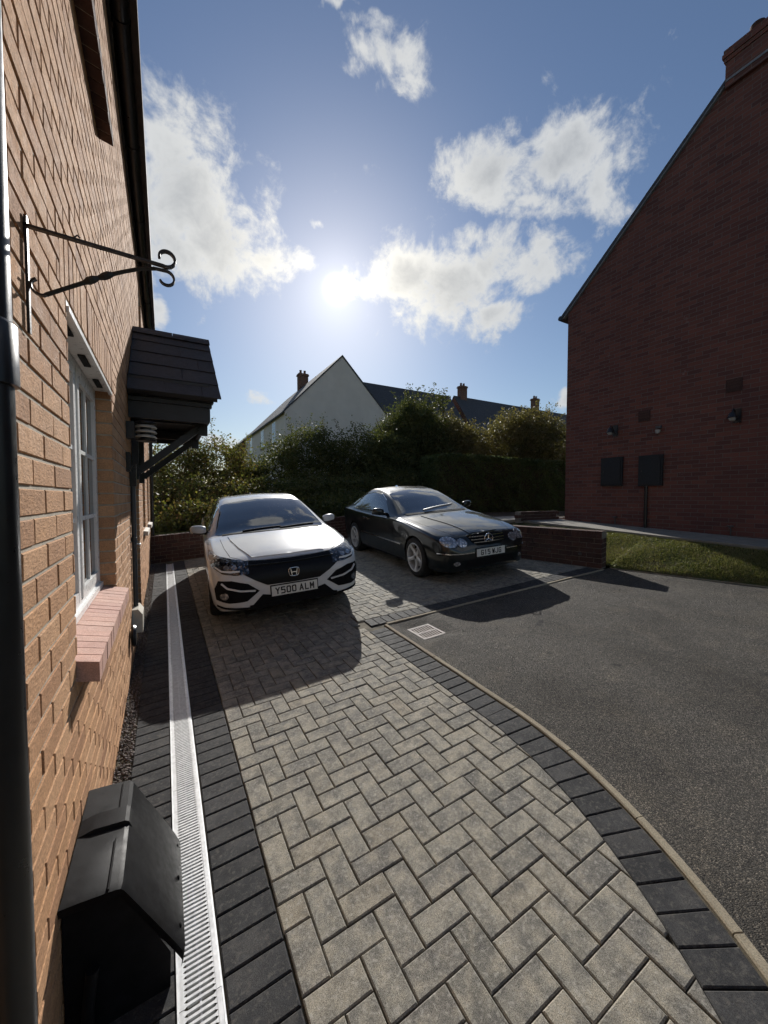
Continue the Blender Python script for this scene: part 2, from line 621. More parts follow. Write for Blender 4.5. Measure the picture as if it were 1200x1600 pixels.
def edge_x(y, off=0.0):
    if y >= 1.9:
        return 2.08 + 0.035 * (y - 1.9) / 1.73 - off
    r_ = ARC_R - off
    d = ARC_C[1] - y
    return ARC_C[0] + math.sqrt(max(0.0, r_ * r_ - d * d))


def line_y(x):
    """front line of the parking bay (tarmac side)"""
    return 3.63 - 0.036 * (x - 2.1)


BAY_X1 = 6.0
X_HB0 = 0.345        # herringbone starts here
Y_END = 9.5


def wall_x(y):
    """inner face of the low retaining wall on the right"""
    return 6.0 - (y - 3.55) * 0.243 if y < 5.5 else 5.526


# bedding below all block paving
mb = MB()
ys = list(np.linspace(-0.95, 3.62, 40))
for y0, y1 in zip(ys[:-1], ys[1:]):
    mb.add([(-0.29, y0, gz(-0.29, y0) - .014), (edge_x(y0) - .02, y0, gz(edge_x(y0), y0) - .014), (edge_x(y1) - .02, y1, gz(edge_x(y1), y1) - .014), (-0.29, y1, gz(-0.29, y1) - .014)], [(0, 1, 2, 3)])
mb.add([(x, y, gz(x, y) - .014) for x, y in [(-0.29, 3.62), (2.105, 3.62), (6.12, 3.51), (6.12, 9.62), (-0.29, 9.62)]], [(0, 1, 2, 3, 4)])
driveway = tag(mb.build("driveway", M_SAND), kind="structure")

# ---- herringbone pavers
MOD, JT = 0.1024, 0.0045
Y_PH = 3.08                     # lower edge of a lengthwise paver that starts at the left border
CUT = [edge_pt(s, 0.255) for s in np.linspace(1.73, 5.2, 24)]


def clip_region(poly, cx, cy):
    poly = clip_half(poly, -1, 0, -X_HB0)
    if poly:
        poly = clip_half(poly, 0, 1, Y_END)
    if not poly:
        return []
    yb = 3.885
    ymin = min(p[1] for p in poly)
    ymax = max(p[1] for p in poly)
    xmax = max(p[0] for p in poly)
    if ymin >= yb - 0.075 - 0.2 and cx > 1.86:
        # inside the bay: in front of it lies the charcoal row
        poly = clip_half(poly, -0.036, -1, -(yb + 0.036 * 2.1))
        if poly:
            x0, x1 = wall_x(cy - .2), wall_x(cy + .2)
            poly = clip_half(poly, 1, (x0 - x1) / 0.4, x0 + (x0 - x1) / 0.4 * (cy - .2))
        return poly
    if xmax < 1.80 and cy > 1.9:
        return poly
    if cy > 1.9:
        return clip_half(poly, 1, -0.035 / 1.73, 2.08 - 0.255 - 0.035 / 1.73 * 1.9)
    for (x, y, th) in CUT:
        if poly:
            nx_, ny_ = math.cos(th), math.sin(th)
            poly = clip_half(poly, nx_, ny_, nx_ * x + ny_ * y)
    return poly


pav = []
for j in range(-36, 66):
    for i in range(0, 58):
        k = (i - j) % 4
        if k == 0 or (k == 1 and i == 0):
            i0, j0, wx, wy = (i, j, 2, 1) if k == 0 else (i - 1, j, 2, 1)
        elif k == 3:
            i0, j0, wx, wy = i, j, 1, 2
        else:
            continue
        x0 = X_HB0 + .004 + i0 * MOD
        y0 = Y_PH + j0 * MOD
        rect = [(x0, y0), (x0 + wx * MOD - JT, y0), (x0 + wx * MOD - JT, y0 + wy * MOD - JT), (x0, y0 + wy * MOD - JT)]
        cx, cy = x0 + wx * MOD / 2, y0 + wy * MOD / 2
        if cy < -1.0 or cx > 6.2:
            continue
        poly = clip_region(rect, cx, cy)
        if not poly or area(poly) < 0.0009:
            continue
        whole = abs(area(poly) - area(rect)) < 1e-6
        px_, vis = view_size(cx, cy, gz(cx, cy))
        pav.append((px_ ** 2.2 * area(poly) if vis else -1, poly, whole, wx > wy, cx, cy))
pav.sort(key=lambda t: -t[0])


def paver_mesh(name, lx, ly):
    return MB().prism([(-lx / 2, -ly / 2), (lx / 2, -ly / 2), (lx / 2, ly / 2), (-lx / 2, ly / 2)], -0.05, 0.0, 0.0045, 0.004).mesh(name)


me_pav = paver_mesh("paver", 2 * MOD - JT, MOD - JT)
field = MB()
for n_, (sz, poly, whole, horiz, cx, cy) in enumerate(pav):
    if n_ < 300:
        if whole:
            o = link("paver", me_pav, M_PAVER, driveway)
            c = (sum(p[0] for p in poly) / 4, sum(p[1] for p in poly) / 4)
            place(o, c[0], c[1], random.gauss(0, 0.0013), 0 if horiz else PI / 2, 0.006)
        else:
            c = (sum(p[0] for p in poly) / len(poly), sum(p[1] for p in poly) / len(poly))
            o = MB().prism([(p[0] - c[0], p[1] - c[1]) for p in poly], -0.05, 0.0, 0.0045, 0.004).build("paver", M_PAVER, driveway)
            place(o, c[0], c[1], random.gauss(0, 0.0009))
    else:
        dz = random.gauss(0, 0.0013)
        tx, ty = random.gauss(0, 0.006), random.gauss(0, 0.006)
        field.prism(poly, -0.03, dz, 0.0045, 0.004, zf=lambda x, y: gz(x, y) + tx * (x - cx) + ty * (y - cy))
tag(field.build("paver_field", M_PAVER_F, driveway), kind="stuff")

# ---- charcoal rows
border = empty("driveway_border", (0, 0, 0))
tag(border, kind="structure")
me_ch = paver_mesh("border_paver", 0.199, 0.0975)
_wo, _wi = 0.0980 * (ARC_R - 0.052) / (ARC_R - 0.253) / 2 * 1.0, 0.0975 / 2
me_wedge = MB().prism([(-.0995, -_wi), (.0995, -_wo), (.0995, _wo), (-.0995, _wi)], -0.05, 0.0, 0.0045, 0.004).mesh("border_paver")
y = 0.30
while y < 9.42:
    for xc in (-0.0965, 0.2405):
        o = link("border_paver", me_ch, M_CHAR, border)
        place(o, xc + random.gauss(0, .0008), y + 0.05, random.gauss(0, 0.0009), 0, 0.003)
    y += 0.1022
s = 0.06
while s < 4.6:
    x, yy, th = edge_pt(s + 0.051, 0.052 + 0.101)
    o = link("border_paver", me_ch if s < 1.70 else me_wedge, M_CHAR, border)
    place(o, x, yy, random.gauss(0, 0.0009), th, 0.003)
    s += 0.1022 if s < 1.70 else 0.1018 * ARC_R / (ARC_R - 0.253)
x = 1.95
while x < 5.93:
    o = link("border_paver", me_ch, M_CHAR, border)
    place(o, x + 0.05, line_y(x + .05) + 0.052 + 0.101, random.gauss(0, 0.0009), PI / 2 - 0.036, 0.003)
    x += 0.1022

# ---- pale concrete edging, in lengths
edging = empty("edging", (0, 0, 0))
tag(edging, kind="structure")


def edging_piece(pts):
    """pts: list of (x, y) of the tarmac side; nrm: inward offsets"""
    mbx = MB()
    n = len(pts)
    out = []
    for (ax, ay, ix, iy) in pts:
        out.append(((ax, ay), (ax + ix * 0.041, ay + iy * 0.041)))
    vs, fs = [], []
    for (a_, b_) in out:
        for (px_, py_), h in ((a_, -0.05), (a_, -0.002), ((a_[0] * .86 + b_[0] * .14, a_[1] * .86 + b_[1] * .14), 0.004), ((a_[0] * .14 + b_[0] * .86, a_[1] * .14 + b_[1] * .86), 0.004), (b_, -0.002), (b_, -0.05)):
            vs.append((px_, py_, gz(px_, py_) + h + random.gauss(0, 0.0006)))
    for i in range(n - 1):
        for k in range(5):
            fs.append((i * 6 + k, i * 6 + k + 1, (i + 1) * 6 + k + 1, (i + 1) * 6 + k))
    fs.append((5, 4, 3, 2, 1, 0))
    fs.append(tuple((n - 1) * 6 + k for k in range(6)))
    mbx.add(vs, fs)
    bmx = mbx.mesh("edging_stone")
    return link("edging_stone", bmx, M_EDGE, edging)


s = 0.0
while s < 4.6:
    ln = 0.915 if s < 1.5 else 0.46
    pts = []
    for q_ in np.linspace(s + 0.002, s + ln - 0.003, 7):
        x, yy, th = edge_pt(q_)
        pts.append((x, yy, -math.cos(th), -math.sin(th)))
    edging_piece(pts)
    s += ln
x = 2.12
while x < 5.99:
    x1 = min(x + 0.913, 5.99)
    edging_piece([(q_, line_y(q_), 0.036, 1.0) for q_ in np.linspace(x1 - .003, x, 5)])
    x = x1

# ---- tarmac with a dished gully
GU = (2.40, 3.29)
LAWN_A, LAWN_B = (6.13, 3.47), (6.60, 1.77)


def lawn_x(y):
    if y > 3.5:
        return 6.215 - (y - 3.60) * 0.243 if y < 5.5 else 5.746
    return LAWN_A[0] + (LAWN_A[1] - y) * (LAWN_B[0] - LAWN_A[0]) / (LAWN_A[1] - LAWN_B[1])


def tar_h(x, y):
    h = -0.006 + 0.004 * math.sin(x * 2.1 + y) * math.sin(y * 1.7 - .6)
    d = max(abs(x - GU[0]) - 0.13, abs(y - GU[1]) - 0.16, 0)
    h -= 0.036 * max(0.0, 1 - d / 0.16) ** 1.5
    return gz(x, y) + h


rows = sorted(set([-14, -10, -7, -5, -3.5, -2.4, -1.6, -0.99] + list(np.round(np.linspace(-0.985, 3.6, 66), 4))))
mb = MB()
NXT = 90
vs = []
for y in rows:
    xe = edge_x(y) if y > -0.99 else -0.82 - (-(y + 0.99)) * 2.0
    if y <= -0.985:
        xe = min(xe, -0.82)
    xl = lawn_x(y) if y > -4 else lawn_x(-4)
    for k in range(NXT):
        f = (k / (NXT - 1))
        x = xe + (xl - xe) * f
        yy = y
        if y > 3.55:
            yy = line_y(x) if x > 2.1 else y
        vs.append((x, yy, tar_h(x, yy)))
fs = []
for j in range(len(rows) - 1):
    for k in range(NXT - 1):
        q4 = [j * NXT + k, j * NXT + k + 1, (j + 1) * NXT + k + 1, (j + 1) * NXT + k]
        c = np.mean([vs[i] for i in q4], axis=0)
        if abs(c[0] - GU[0]) < 0.105 and abs(c[1] - GU[1]) < 0.135:
            continue
        fs.append(tuple(q4))
mb.add(vs, fs)
tarmac = tag(mb.build("tarmac_road", M_TARMAC, smooth=True), kind="structure")

# ---- gully grate
M_IRON = plain("worn_cast_iron", (0.36, 0.325, 0.30), 0.7, 0.0, spec=0.15, var=0.25, scale=30, bump=0.4, bscale=150)
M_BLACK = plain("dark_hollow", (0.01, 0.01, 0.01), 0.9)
gul = empty("gully_grate", (GU[0], GU[1], gz(*GU) - 0.045))
tag(gul, "pale iron gully grate sunk in the tarmac by the paving corner", "drain cover")
gul.rotation_mode = 'QUATERNION'
gul.rotation_quaternion = QP
mb = MB()
for a_ in (-1, 1):
    mb.box(a_ * 0.125 - .014, a_ * 0.125 + .014, -0.16, 0.16, -0.03, 0.008)
    mb.box(-0.111, 0.111, a_ * 0.147 - .013, a_ * 0.147 + .013, -0.03, 0.0075)
mb.box(-0.111, 0.111, -0.009, 0.009, -0.03, 0.0068)
mb.build("frame", M_IRON, gul)
for k in range(7):
    xb = -0.092 + k * 0.0305
    for a_ in (-1, 1):
        MB().obox((xb - a_ * .006, a_ * 0.010, -0.006), (xb + a_ * .006, a_ * 0.133, -0.006), 0.0135, 0.024).build("grate_bar", M_IRON, gul)
MB().box(-0.12, 0.12, -0.15, 0.15, -0.30, -0.12).build("sump", M_BLACK, gul)

# ---- channel drain with slotted galvanised grating
M_GALV = plain("galvanised_steel", (0.74, 0.75, 0.75), 0.42, 0.45, var=0.15, scale=30, bump=0.15, bscale=90)
M_CHAN = plain("channel_plastic", (0.012, 0.012, 0.013), 0.7)
drain = empty("channel_drain", (0.07, 0.3, gz(0.07, 0.3)))
tag(drain, "long galvanised slotted channel drain between the two charcoal rows beside the house", "channel drain")
gm = MB()
LEN = 0.998
gm.box(-0.0615, -0.047, 0, LEN, -0.02, 0.001)
gm.box(0.047, 0.0615, 0, LEN, -0.02, 0.001)
pit = 0.0172
nb = int(LEN / pit)
for k in range(nb):
    y0 = k * pit
    # rounded slot: the bar widens towards the rails
    gm.add([(-0.047, y0 - .0005, -0.0005), (-0.038, y0 + .0042, -0.0005), (0.038, y0 + .0042, -0.0005), (0.047, y0 - .0005, -0.0005),
            (0.047, y0 + pit - .0004, -0.0005), (0.038, y0 + pit - .0052, -0.0005), (-0.038, y0 + pit - .0052, -0.0005), (-0.047, y0 + pit - .0004, -0.0005),
            (-0.038, y0 + .0042, -0.012), (0.038, y0 + .0042, -0.012), (0.038, y0 + pit - .0052, -0.012), (-0.038, y0 + pit - .0052, -0.012)],
           [(0, 1, 6, 7), (1, 2, 5, 6), (2, 3, 4, 5), (1, 8, 9, 2), (5, 10, 11, 6)])
    gm.box(-0.003, 0.003, y0 - .0052, y0 + .0042, -0.014, -0.004)
me_g = gm.mesh("grating")
for k in range(9):
    o = link("grating", me_g, M_GALV, drain)
    yk = 0.3 + k * 1.0
    o.location = (0, k * 1.0, gz(0.07, yk) - gz(0.07, 0.3) + 0.002)
    o.rotation_mode = 'QUATERNION'
    o.rotation_quaternion = QP
for a_ in (-1, 1):
    mb = MB()
    mb.obox((a_ * 0.064, 0, -0.01), (a_ * 0.064, 9.1, -0.01 + GB * 9.1), 0.005, 0.024)
    mb.build("channel_rim", M_GALV, drain)
mb = MB()
mb.obox((0, 0, -0.06), (0, 9.1, -0.06 + GB * 9.1), 0.12, 0.06)
mb.build("channel", M_CHAN, drain)


# ---- gravel strip at the foot of the house
def pebbles(n, x0, x1, y0, y1, smin, smax, zf):
    base = np.array([(1, 0, 0), (-1, 0, 0), (0, 1, 0), (0, -1, 0), (0, 0, 1), (0, 0, -1)], float)
    tri = np.array([(0, 2, 4), (2, 1, 4), (1, 3, 4), (3, 0, 4), (2, 0, 5), (1, 2, 5), (3, 1, 5), (0, 3, 5)])
    yy = y0 + (y1 - y0) * RNG.random(n) ** 1.6
    xx = x0 + (x1 - x0) * RNG.random(n)
    sz = smin + (smax - smin) * RNG.random(n)
    V = np.empty((n, 6, 3))
    for a_ in range(n):
        M3 = np.array(Matrix.Rotation(RNG.random() * 6.28, 3, Vector(RNG.normal(size=3)).normalized()))
        pts = (base * (0.75 + 0.5 * RNG.random((6, 1)))) * np.array([1, 0.8, 0.62])
        V[a_] = pts @ M3.T * sz[a_] + np.array([xx[a_], yy[a_], zf(xx[a_], yy[a_]) + sz[a_] * 0.35 + RNG.random() * 0.006])
    F = (tri[None] + (np.arange(n) * 6)[:, None, None]).reshape(-1, 3)
    return V.reshape(-1, 3), F


def np_mesh(name, V, F, smooth=False):
    me = bpy.data.meshes.new(name)
    nv, nf, k = len(V), len(F), F.shape[1]
    me.vertices.add(nv)
    me.vertices.foreach_set("co", np.ascontiguousarray(V, dtype=np.float32).ravel())
    me.loops.add(nf * k)
    me.loops.foreach_set("vertex_index", np.ascontiguousarray(F, dtype=np.int32).ravel())
    me.polygons.add(nf)
    me.polygons.foreach_set("loop_start", np.arange(0, nf * k, k, dtype=np.int32))
    if smooth:
        me.polygons.foreach_set("use_smooth", np.ones(nf, dtype=bool))
    me.update(calc_edges=True)
    me.validate()
    return me


M_GRAVEL = masonry("slate_gravel", [(0.06, 0.05, 0.045), (0.16, 0.13, 0.115), (0.10, 0.085, 0.08), (0.24, 0.21, 0.19), (0.13, 0.10, 0.10)], True, 0.85, 0.3, 0.4, 150, 0.002)
V, F = pebbles(5200, -0.283, -0.198, 0.5, 9.6, 0.005, 0.012, lambda x, y: gz(x, y) - 0.008)
tag(link("gravel", np_mesh("gravel", V, F), M_GRAVEL), "strip of grey slate gravel between house wall and charcoal pavers", "gravel", kind="stuff")

# ---- lawn bank, path, raised beds
def path_z(y):
    return 0.95 + 0.0375 * (y - 2.3)


def bank_z(x, y):
    xa, xb = lawn_x(y), 7.27
    t_ = min(1.0, max(0.0, (x - xa) / (xb - xa)))
    za, zb = gz(xa, y) + 0.01, path_z(y) - 0.035
    s_ = t_ ** 0.8
    return za + (zb - za) * s_ + 0.02 * math.sin(5.1 * x + 2.3 * y) * math.sin(3.7 * y) * min(1, 6 * t_) * min(1, 6 * (1 - t_))


mb = MB()
ry = np.concatenate([np.linspace(-4.0, 3.499, 60), np.linspace(3.501, 6.34, 14)])
NB = 20
vs = [(lawn_x(y) + (7.27 - lawn_x(y)) * k / (NB - 1), y, bank_z(lawn_x(y) + (7.27 - lawn_x(y)) * k / (NB - 1), y)) for y in ry for k in range(NB)]
fs = [(j * NB + k, j * NB + k + 1, (j + 1) * NB + k + 1, (j + 1) * NB + k) for j in range(len(ry) - 1) for k in range(NB - 1)]
mb.add(vs, fs)
tag(mb.build("lawn", M_TURF, smooth=True), kind="structure")
# thin pale lip along the lawn
for k in range(6):
    y1 = 3.47 - k * 0.915
    y0 = max(y1 - 0.91, -2.0)
    xa, xb = lawn_x(y1), lawn_x(y0)
    o = MB().obox((xa, y1, gz(xa, y1) - 0.02), (xb, y0, gz(xb, y0) - 0.02), 0.03, 0.05).build("edging_stone", M_EDGE, edging)

# grass blades on the bank
nb_ = 75000
gx, gy = [], []
yy = -1.5 + RNG.random(nb_ * 2) * 6.2
tt = RNG.random(nb_ * 2)
xx = np.array([lawn_x(y) for y in yy])
xx = xx + 0.015 + (7.25 - xx) * tt
bare = np.sin(xx * 3.3 + 1.0) * np.sin(yy * 2.4 + .5) + 0.6 * np.sin(xx * 7.1 + yy * 5.3) + 0.8 * RNG.normal(size=len(xx))
near_wall = np.exp(-((yy - 3.1) / 0.5) ** 2 - ((xx - 6.4) / .45) ** 2) * 0.9
keep = (bare + 1.5 - near_wall) > 0.1
xx, yy = xx[keep][:nb_], yy[keep][:nb_]
n = len(xx)
zz = np.array([bank_z(a_, b_) for a_, b_ in zip(xx, yy)])
hh = 0.012 + 0.024 * RNG.random(n) ** 1.5
ang = RNG.random(n) * 2 * PI
wd = 0.0028 + 0.003 * RNG.random(n)
lean = RNG.normal(size=(n, 2)) * 0.018
V = np.empty((n, 3, 3))
V[:, 0] = np.stack([xx - wd * np.cos(ang), yy - wd * np.sin(ang), zz - .004], 1)
V[:, 1] = np.stack([xx + wd * np.cos(ang), yy + wd * np.sin(ang), zz - .004], 1)
V[:, 2] = np.stack([xx + lean[:, 0], yy + lean[:, 1], zz + hh], 1)
F = np.arange(n * 3).reshape(-1, 3)


def leaf_mat(name, cols, trans=0.35, rough=0.55):
    m, t, b = principled(name, rough, 0, 0.3)
    g = t.node('ShaderNodeNewGeometry')
    c = t.ramp(g.outputs['Random Per Island'], [(i / (len(cols) - 1), c_) for i, c_ in enumerate(cols)])
    c = t.mix(t.maprange(t.noise(g.outputs['Position'], 1.1, 3), 0.35, 0.65, 0, 0.6), c, t.mix(1.0, c, (0.6, 0.72, 0.6), 'MULTIPLY'))
    t.put(b.inputs['Base Color'], c)
    tr = t.node('ShaderNodeBsdfTranslucent')
    t.put(tr.inputs[0], t.mix(1.0, c, (1.15, 1.2, 0.6), 'MULTIPLY'))
    mx = t.node('ShaderNodeMixShader')
    mx.inputs[0].default_value = trans
    t.l.new(b.outputs[0], mx.inputs[1])
    t.l.new(tr.outputs[0], mx.inputs[2])
    out = t.n['Material Output']
    t.l.new(mx.outputs[0], out.inputs[0])
    return m


M_GRASS = leaf_mat("grass_blades", [(0.10, 0.125, 0.04), (0.16, 0.165, 0.06), (0.22, 0.20, 0.09), (0.29, 0.24, 0.14), (0.13, 0.145, 0.05)])
tag(link("grass", np_mesh("grass", V.reshape(-1, 3), F), M_GRASS), "short patchy grass on the sloping lawn beside the red house", "grass", kind="stuff")

mb = MB()
py_ = np.linspace(-5, 6.35, 14)
for a_, b_ in zip(py_[:-1], py_[1:]):
    z0, z1 = path_z(a_), path_z(b_)
    vs = [(7.25, a_, z0 - .08), (7.25, b_, z1 - .08), (7.25, a_, z0), (7.25, b_, z1), (8.62, a_, z0), (8.62, b_, z1)]
    mb.add(vs, [(0, 2, 3, 1), (2, 4, 5, 3)])
z0 = path_z(6.35)
mb.box(5.9, 9.2, 6.352, 7.6, z0 - .1, z0 + .002)
tag(mb.build("path", M_SLAB), kind="structure")

# raised earth behind the low walls
mb = MB()
pts = [(5.75, 5.6), (5.75, 9.75)]
mb.add([(6.12, 6.3, 0.97), (7.26, 6.3, 0.985), (7.26, 6.36, 1.05), (5.70, 6.36, 1.03), (5.72, 6.3, 1.02),
        (5.72, 9.8, 1.02), (7.26, 9.8, 1.02), (14, 6.36, 1.02), (14, 9.8, 1.02),
        (5.7, 9.8, 1.0), (5.7, 26, 0.95), (16, 26, 0.95), (16, 9.8, 1.0), (-0.3, 9.8, 0.74), (-0.3, 26, 0.8), (-6, 9.8, 0.6), (-6, 26, .7)],
       [(4, 0, 1, 2, 3), (3, 2, 6, 5), (2, 7, 8, 6), (9, 12, 11, 10), (13, 9, 10, 14), (15, 13, 14, 16)])
tag(mb.build("raised_bed_soil", M_SOIL), kind="structure")

# ================================================================== the buff brick house on the left
XW = -0.285
Z0C, CRS = 0.01, 0.075          # brick courses
BUFF = [(0.426, 0.233, 0.122), (0.556, 0.319, 0.171), (0.415, 0.226, 0.123), (0.555, 0.328, 0.184), (0.481, 0.267, 0.141), (0.525, 0.295, 0.155), (0.337, 0.181, 0.1)]
M_BUFF = masonry("buff_brick", BUFF, False, 0.92, 0.4, 0.55, 95, 0.005, drag=True)
M_BUFF_F = masonry("buff_brick_field", BUFF, True, 0.92, 0.4, 0.55, 95, 0.005, drag=True)
REDB = [(0.062, 0.036, 0.030), (0.085, 0.046, 0.038), (0.05, 0.03, 0.028), (0.10, 0.054, 0.044), (0.072, 0.04, 0.034)]
M_RED = masonry("dark_red_brick", REDB, False, 0.9, 0.35, 0.6, 90, 0.004)
M_RED_F = masonry("dark_red_brick_field", REDB, True, 0.9, 0.35, 0.6, 90, 0.004)
M_MORTAR = plain("mortar", (0.38, 0.34, 0.275), 0.96, var=0.2, scale=25, bump=0.6, bscale=180, bdist=0.003)
M_PINK = masonry("pink_sill_brick", [(0.52, 0.32, 0.26), (0.58, 0.37, 0.30), (0.49, 0.29, 0.24), (0.56, 0.34, 0.27)], False, 0.8, 0.3, 0.35, 120, 0.002)
M_UPVC = plain("white_plastic_frame", (0.78, 0.78, 0.76), 0.3, var=0.03)
M_BLKP = plain("black_plastic", (0.012, 0.012, 0.013), 0.33, var=0.2, scale=20, bump=0.05, bscale=300)
M_BLKW = plain("black_painted_wood", (0.014, 0.015, 0.018), 0.45, var=0.25, scale=9, bump=0.15, bscale=70)
M_STEELB = plain("black_iron", (0.012, 0.012, 0.012), 0.38, 0.0, var=0.3, scale=40, bump=0.35, bscale=160)
M_ROOF = plain("slate_roof", (0.045, 0.046, 0.052), 0.75, var=0.3, scale=6, bump=0.5, bscale=40, bdist=0.01)
M_TILE = masonry("slate_tile", [(0.040, 0.043, 0.052), (0.055, 0.058, 0.068), (0.047, 0.05, 0.06)], False, 0.75, 0.25, 0.4, 60, 0.004)
M_CREAMSILL = plain("white_stone_sill", (0.62, 0.58, 0.52), 0.75, var=0.15, scale=20, bump=0.3, bscale=110)


def glass_mat(name, tint=(0.012, 0.014, 0.016), rough=0.02, coat=0.0):
    m, t, b = principled(name, rough, 0, 0.9, coat)
    b.inputs['Base Color'].default_value = (*tint, 1)
    tc_ = t.node('ShaderNodeTexCoord').outputs['Object']
    t.put(b.inputs['Normal'], t.bump(t.noise(tc_, 2.5, 2), 0.03, 0.02))
    return m


M_GLASS = glass_mat("window_glass")

house = empty("brick_house", (XW, 0, 0))
tag(house, "buff brick house with white window and black gutter filling the left edge", "house")
HL = (-XW, 0, 0)                # children are built in world space and shifted back


def hpart(mbx, name, mat, parent=None, smooth=False, angle=None):
    o = mbx.build(name, mat, parent or house, smooth=smooth, angle=angle)
    if parent is None or parent is house:
        o.location = HL
    return o


# y0, y1, first course, last course (exclusive)
OPEN = [(1.745, 3.045, 14, 31), (1.42, 2.75, 50, 64), (4.90, 5.86, -2, 29), (6.86, 7.66, 15, 31), (8.56, 9.32, 15, 31), (6.86, 7.66, 50, 64), (8.56, 9.32, 50, 64)]
SOLD = [(1.655, 3.135, 31, 34), (6.77, 7.75, 31, 34), (8.47, 9.41, 31, 34), (4.81, 5.95, 29, 32)]     # upright courses over the openings
HY0, HY1, NCRS = -1.2, 10.0, 67
# the two brick sills take the place of one course below their windows
SILLS = [(o[0] - .022, o[1] + .022, o[2] - 1, o[2]) for o in OPEN[:2]]

wall = MB()
cuts_y = sorted(set([-4.0, HY1] + [a for o in OPEN + SILLS for a in o[:2]]))
cuts_z = sorted(set([-0.4, Z0C + NCRS * CRS] + [Z0C + CRS * a for o in OPEN + SILLS for a in o[2:]]))
XM = XW - 0.0045
for ya, yb in zip(cuts_y[:-1], cuts_y[1:]):
    for za, zb in zip(cuts_z[:-1], cuts_z[1:]):
        ym, zm = (ya + yb) / 2, (za + zb) / 2
        if any(o[0] < ym < o[1] and Z0C + CRS * o[2] < zm < Z0C + CRS * o[3] for o in OPEN + SILLS):
            continue
        wall.add([(XM, ya, za), (XM, yb, za), (XM, yb, zb), (XM, ya, zb)], [(0, 1, 2, 3)])
for o in OPEN:            # returns of the openings
    za, zb = Z0C + CRS * o[2], Z0C + CRS * o[3]
    for yy, sgn in ((o[0] - .004, 1), (o[1] + .004, -1)):
        wall.add([(XM, yy, za), (XM - .14, yy, za), (XM - .14, yy, zb), (XM, yy, zb)], [(0, 1, 2, 3)])
    for z_ in ((zb + .002,) if o[2] > 0 else (za, zb + .002)):
        wall.add([(XM, o[0], z_), (XM, o[1], z_), (XM - .14, o[1], z_), (XM - .14, o[0], z_)], [(0, 1, 2, 3)])
# end wall and back of the house
wall.add([(XM, HY1, -0.4), (-8, HY1, -0.4), (-8, HY1, 5.0), (-4.1, HY1, 8.4), (XM, HY1, 5.0)], [(0, 1, 2, 3, 4)])
wall.add([(XM, -4, -0.4), (-8, -4, -0.4), (-8, -4, 5.0), (-4.1, -4, 8.4), (XM, -4, 5.0)], [(4, 3, 2, 1, 0)])
wall.add([(-8, HY1, -0.4), (-8, -4, -0.4), (-8, -4, 5.0), (-8, HY1, 5.0)], [(0, 1, 2, 3)])
wall_o = hpart(wall, "wall", M_MORTAR)


def subtract(y0, y1, spans):
    segs = [(y0, y1)]
    for a_, b_ in spans:
        out = []
        for s0, s1 in segs:
            if b_ <= s0 or a_ >= s1:
                out.append((s0, s1))
            else:
                if a_ - s0 > 0.012:
                    out.append((s0, a_))
                if s1 - b_ > 0.012:
                    out.append((b_, s1))
        segs = out
    return segs


bricks = []
for n_ in range(-4, NCRS):
    z_a = Z0C + n_ * CRS
    spans = [(o[0], o[1]) for o in OPEN + SILLS if o[2] <= n_ < o[3]] + [(o[0], o[1]) for o in SOLD if o[2] <= n_ < o[3]]
    y = HY0 - (0.1125 if n_ % 2 else 0.0)
    i = 0
    while y < HY1:
        ya, yb = y + 0.005, min(y + 0.22, HY1)
        y += 0.225
        if z_a + CRS < gz(XW, ya) - 0.02:
            continue
        for sa, sb in subtract(ya, yb, spans):
            bricks.append((sa, sb, z_a + 0.005, z_a + 0.070))
for o in SOLD:
    cnt = int(round((o[1] - o[0]) / 0.075))
    for k in range(cnt):
        wk = (o[1] - o[0]) / cnt
        bricks.append((o[0] + k * wk + .005, o[0] + (k + 1) * wk - .005, Z0C + CRS * o[2] + .005, Z0C + CRS * o[3] - .005))


def brick_verts(ly, lz, dp, jit=0.0):
    """brick with its face at x = 0, centred on y and z; edges slightly worn"""
    c = 0.0025
    vs = []
    for (x, sy, sz) in ((-dp, 0, 0), (-c, 0, 0), (0.0, c, c)):
        for a_, b_ in ((-1, -1), (1, -1), (1, 1), (-1, 1)):
            vs.append((x + random.uniform(-jit, jit) * (x > -dp / 2), a_ * (ly / 2 - sy), b_ * (lz / 2 - sz)))
    fs = []
    for k in range(2):
        for i in range(4):
            j = (i + 1) % 4
            fs.append((k * 4 + i, k * 4 + j, k * 4 + 4 + j, k * 4 + 4 + i))
    fs.append((8, 9, 10, 11))
    return vs, fs


def rank(b):
    s_, vis = view_size(XW, (b[0] + b[1]) / 2, (b[2] + b[3]) / 2)
    y = (b[0] + b[1]) / 2
    foresh = abs(XW) / math.hypot(XW, y)        # seen at a grazing angle
    return (s_ ** 2) * (b[1] - b[0]) * foresh if vis and y > 0.86 else -1


bricks.sort(key=lambda b: -rank(b))
shared = {}
fieldb = MB()
for n_, (ya, yb, za, zb) in enumerate(bricks):
    ly, lz = yb - ya, zb - za
    xo = random.gauss(0, 0.0007)
    if n_ < 300:
        key = (round(ly, 3), round(lz, 3))
        if key not in shared:
            shared[key] = MB().add(*brick_verts(ly, lz, 0.10)).mesh("brick")
        o = link("brick", shared[key], M_BUFF, wall_o)
        o.location = (XW + xo, (ya + yb) / 2, (za + zb) / 2)
        o.rotation_euler = (random.gauss(0, 0.003), random.gauss(0, 0.004), random.gauss(0, 0.004))
    else:
        vs, fs = brick_verts(ly, lz, 0.10, 0.0009)
        fieldb.add([(XW + xo + v[0], (ya + yb) / 2 + v[1], (za + zb) / 2 + v[2]) for v in vs], fs)
fb = fieldb.build("brick_field", M_BUFF_F, wall_o)
tag(fb, kind="stuff")

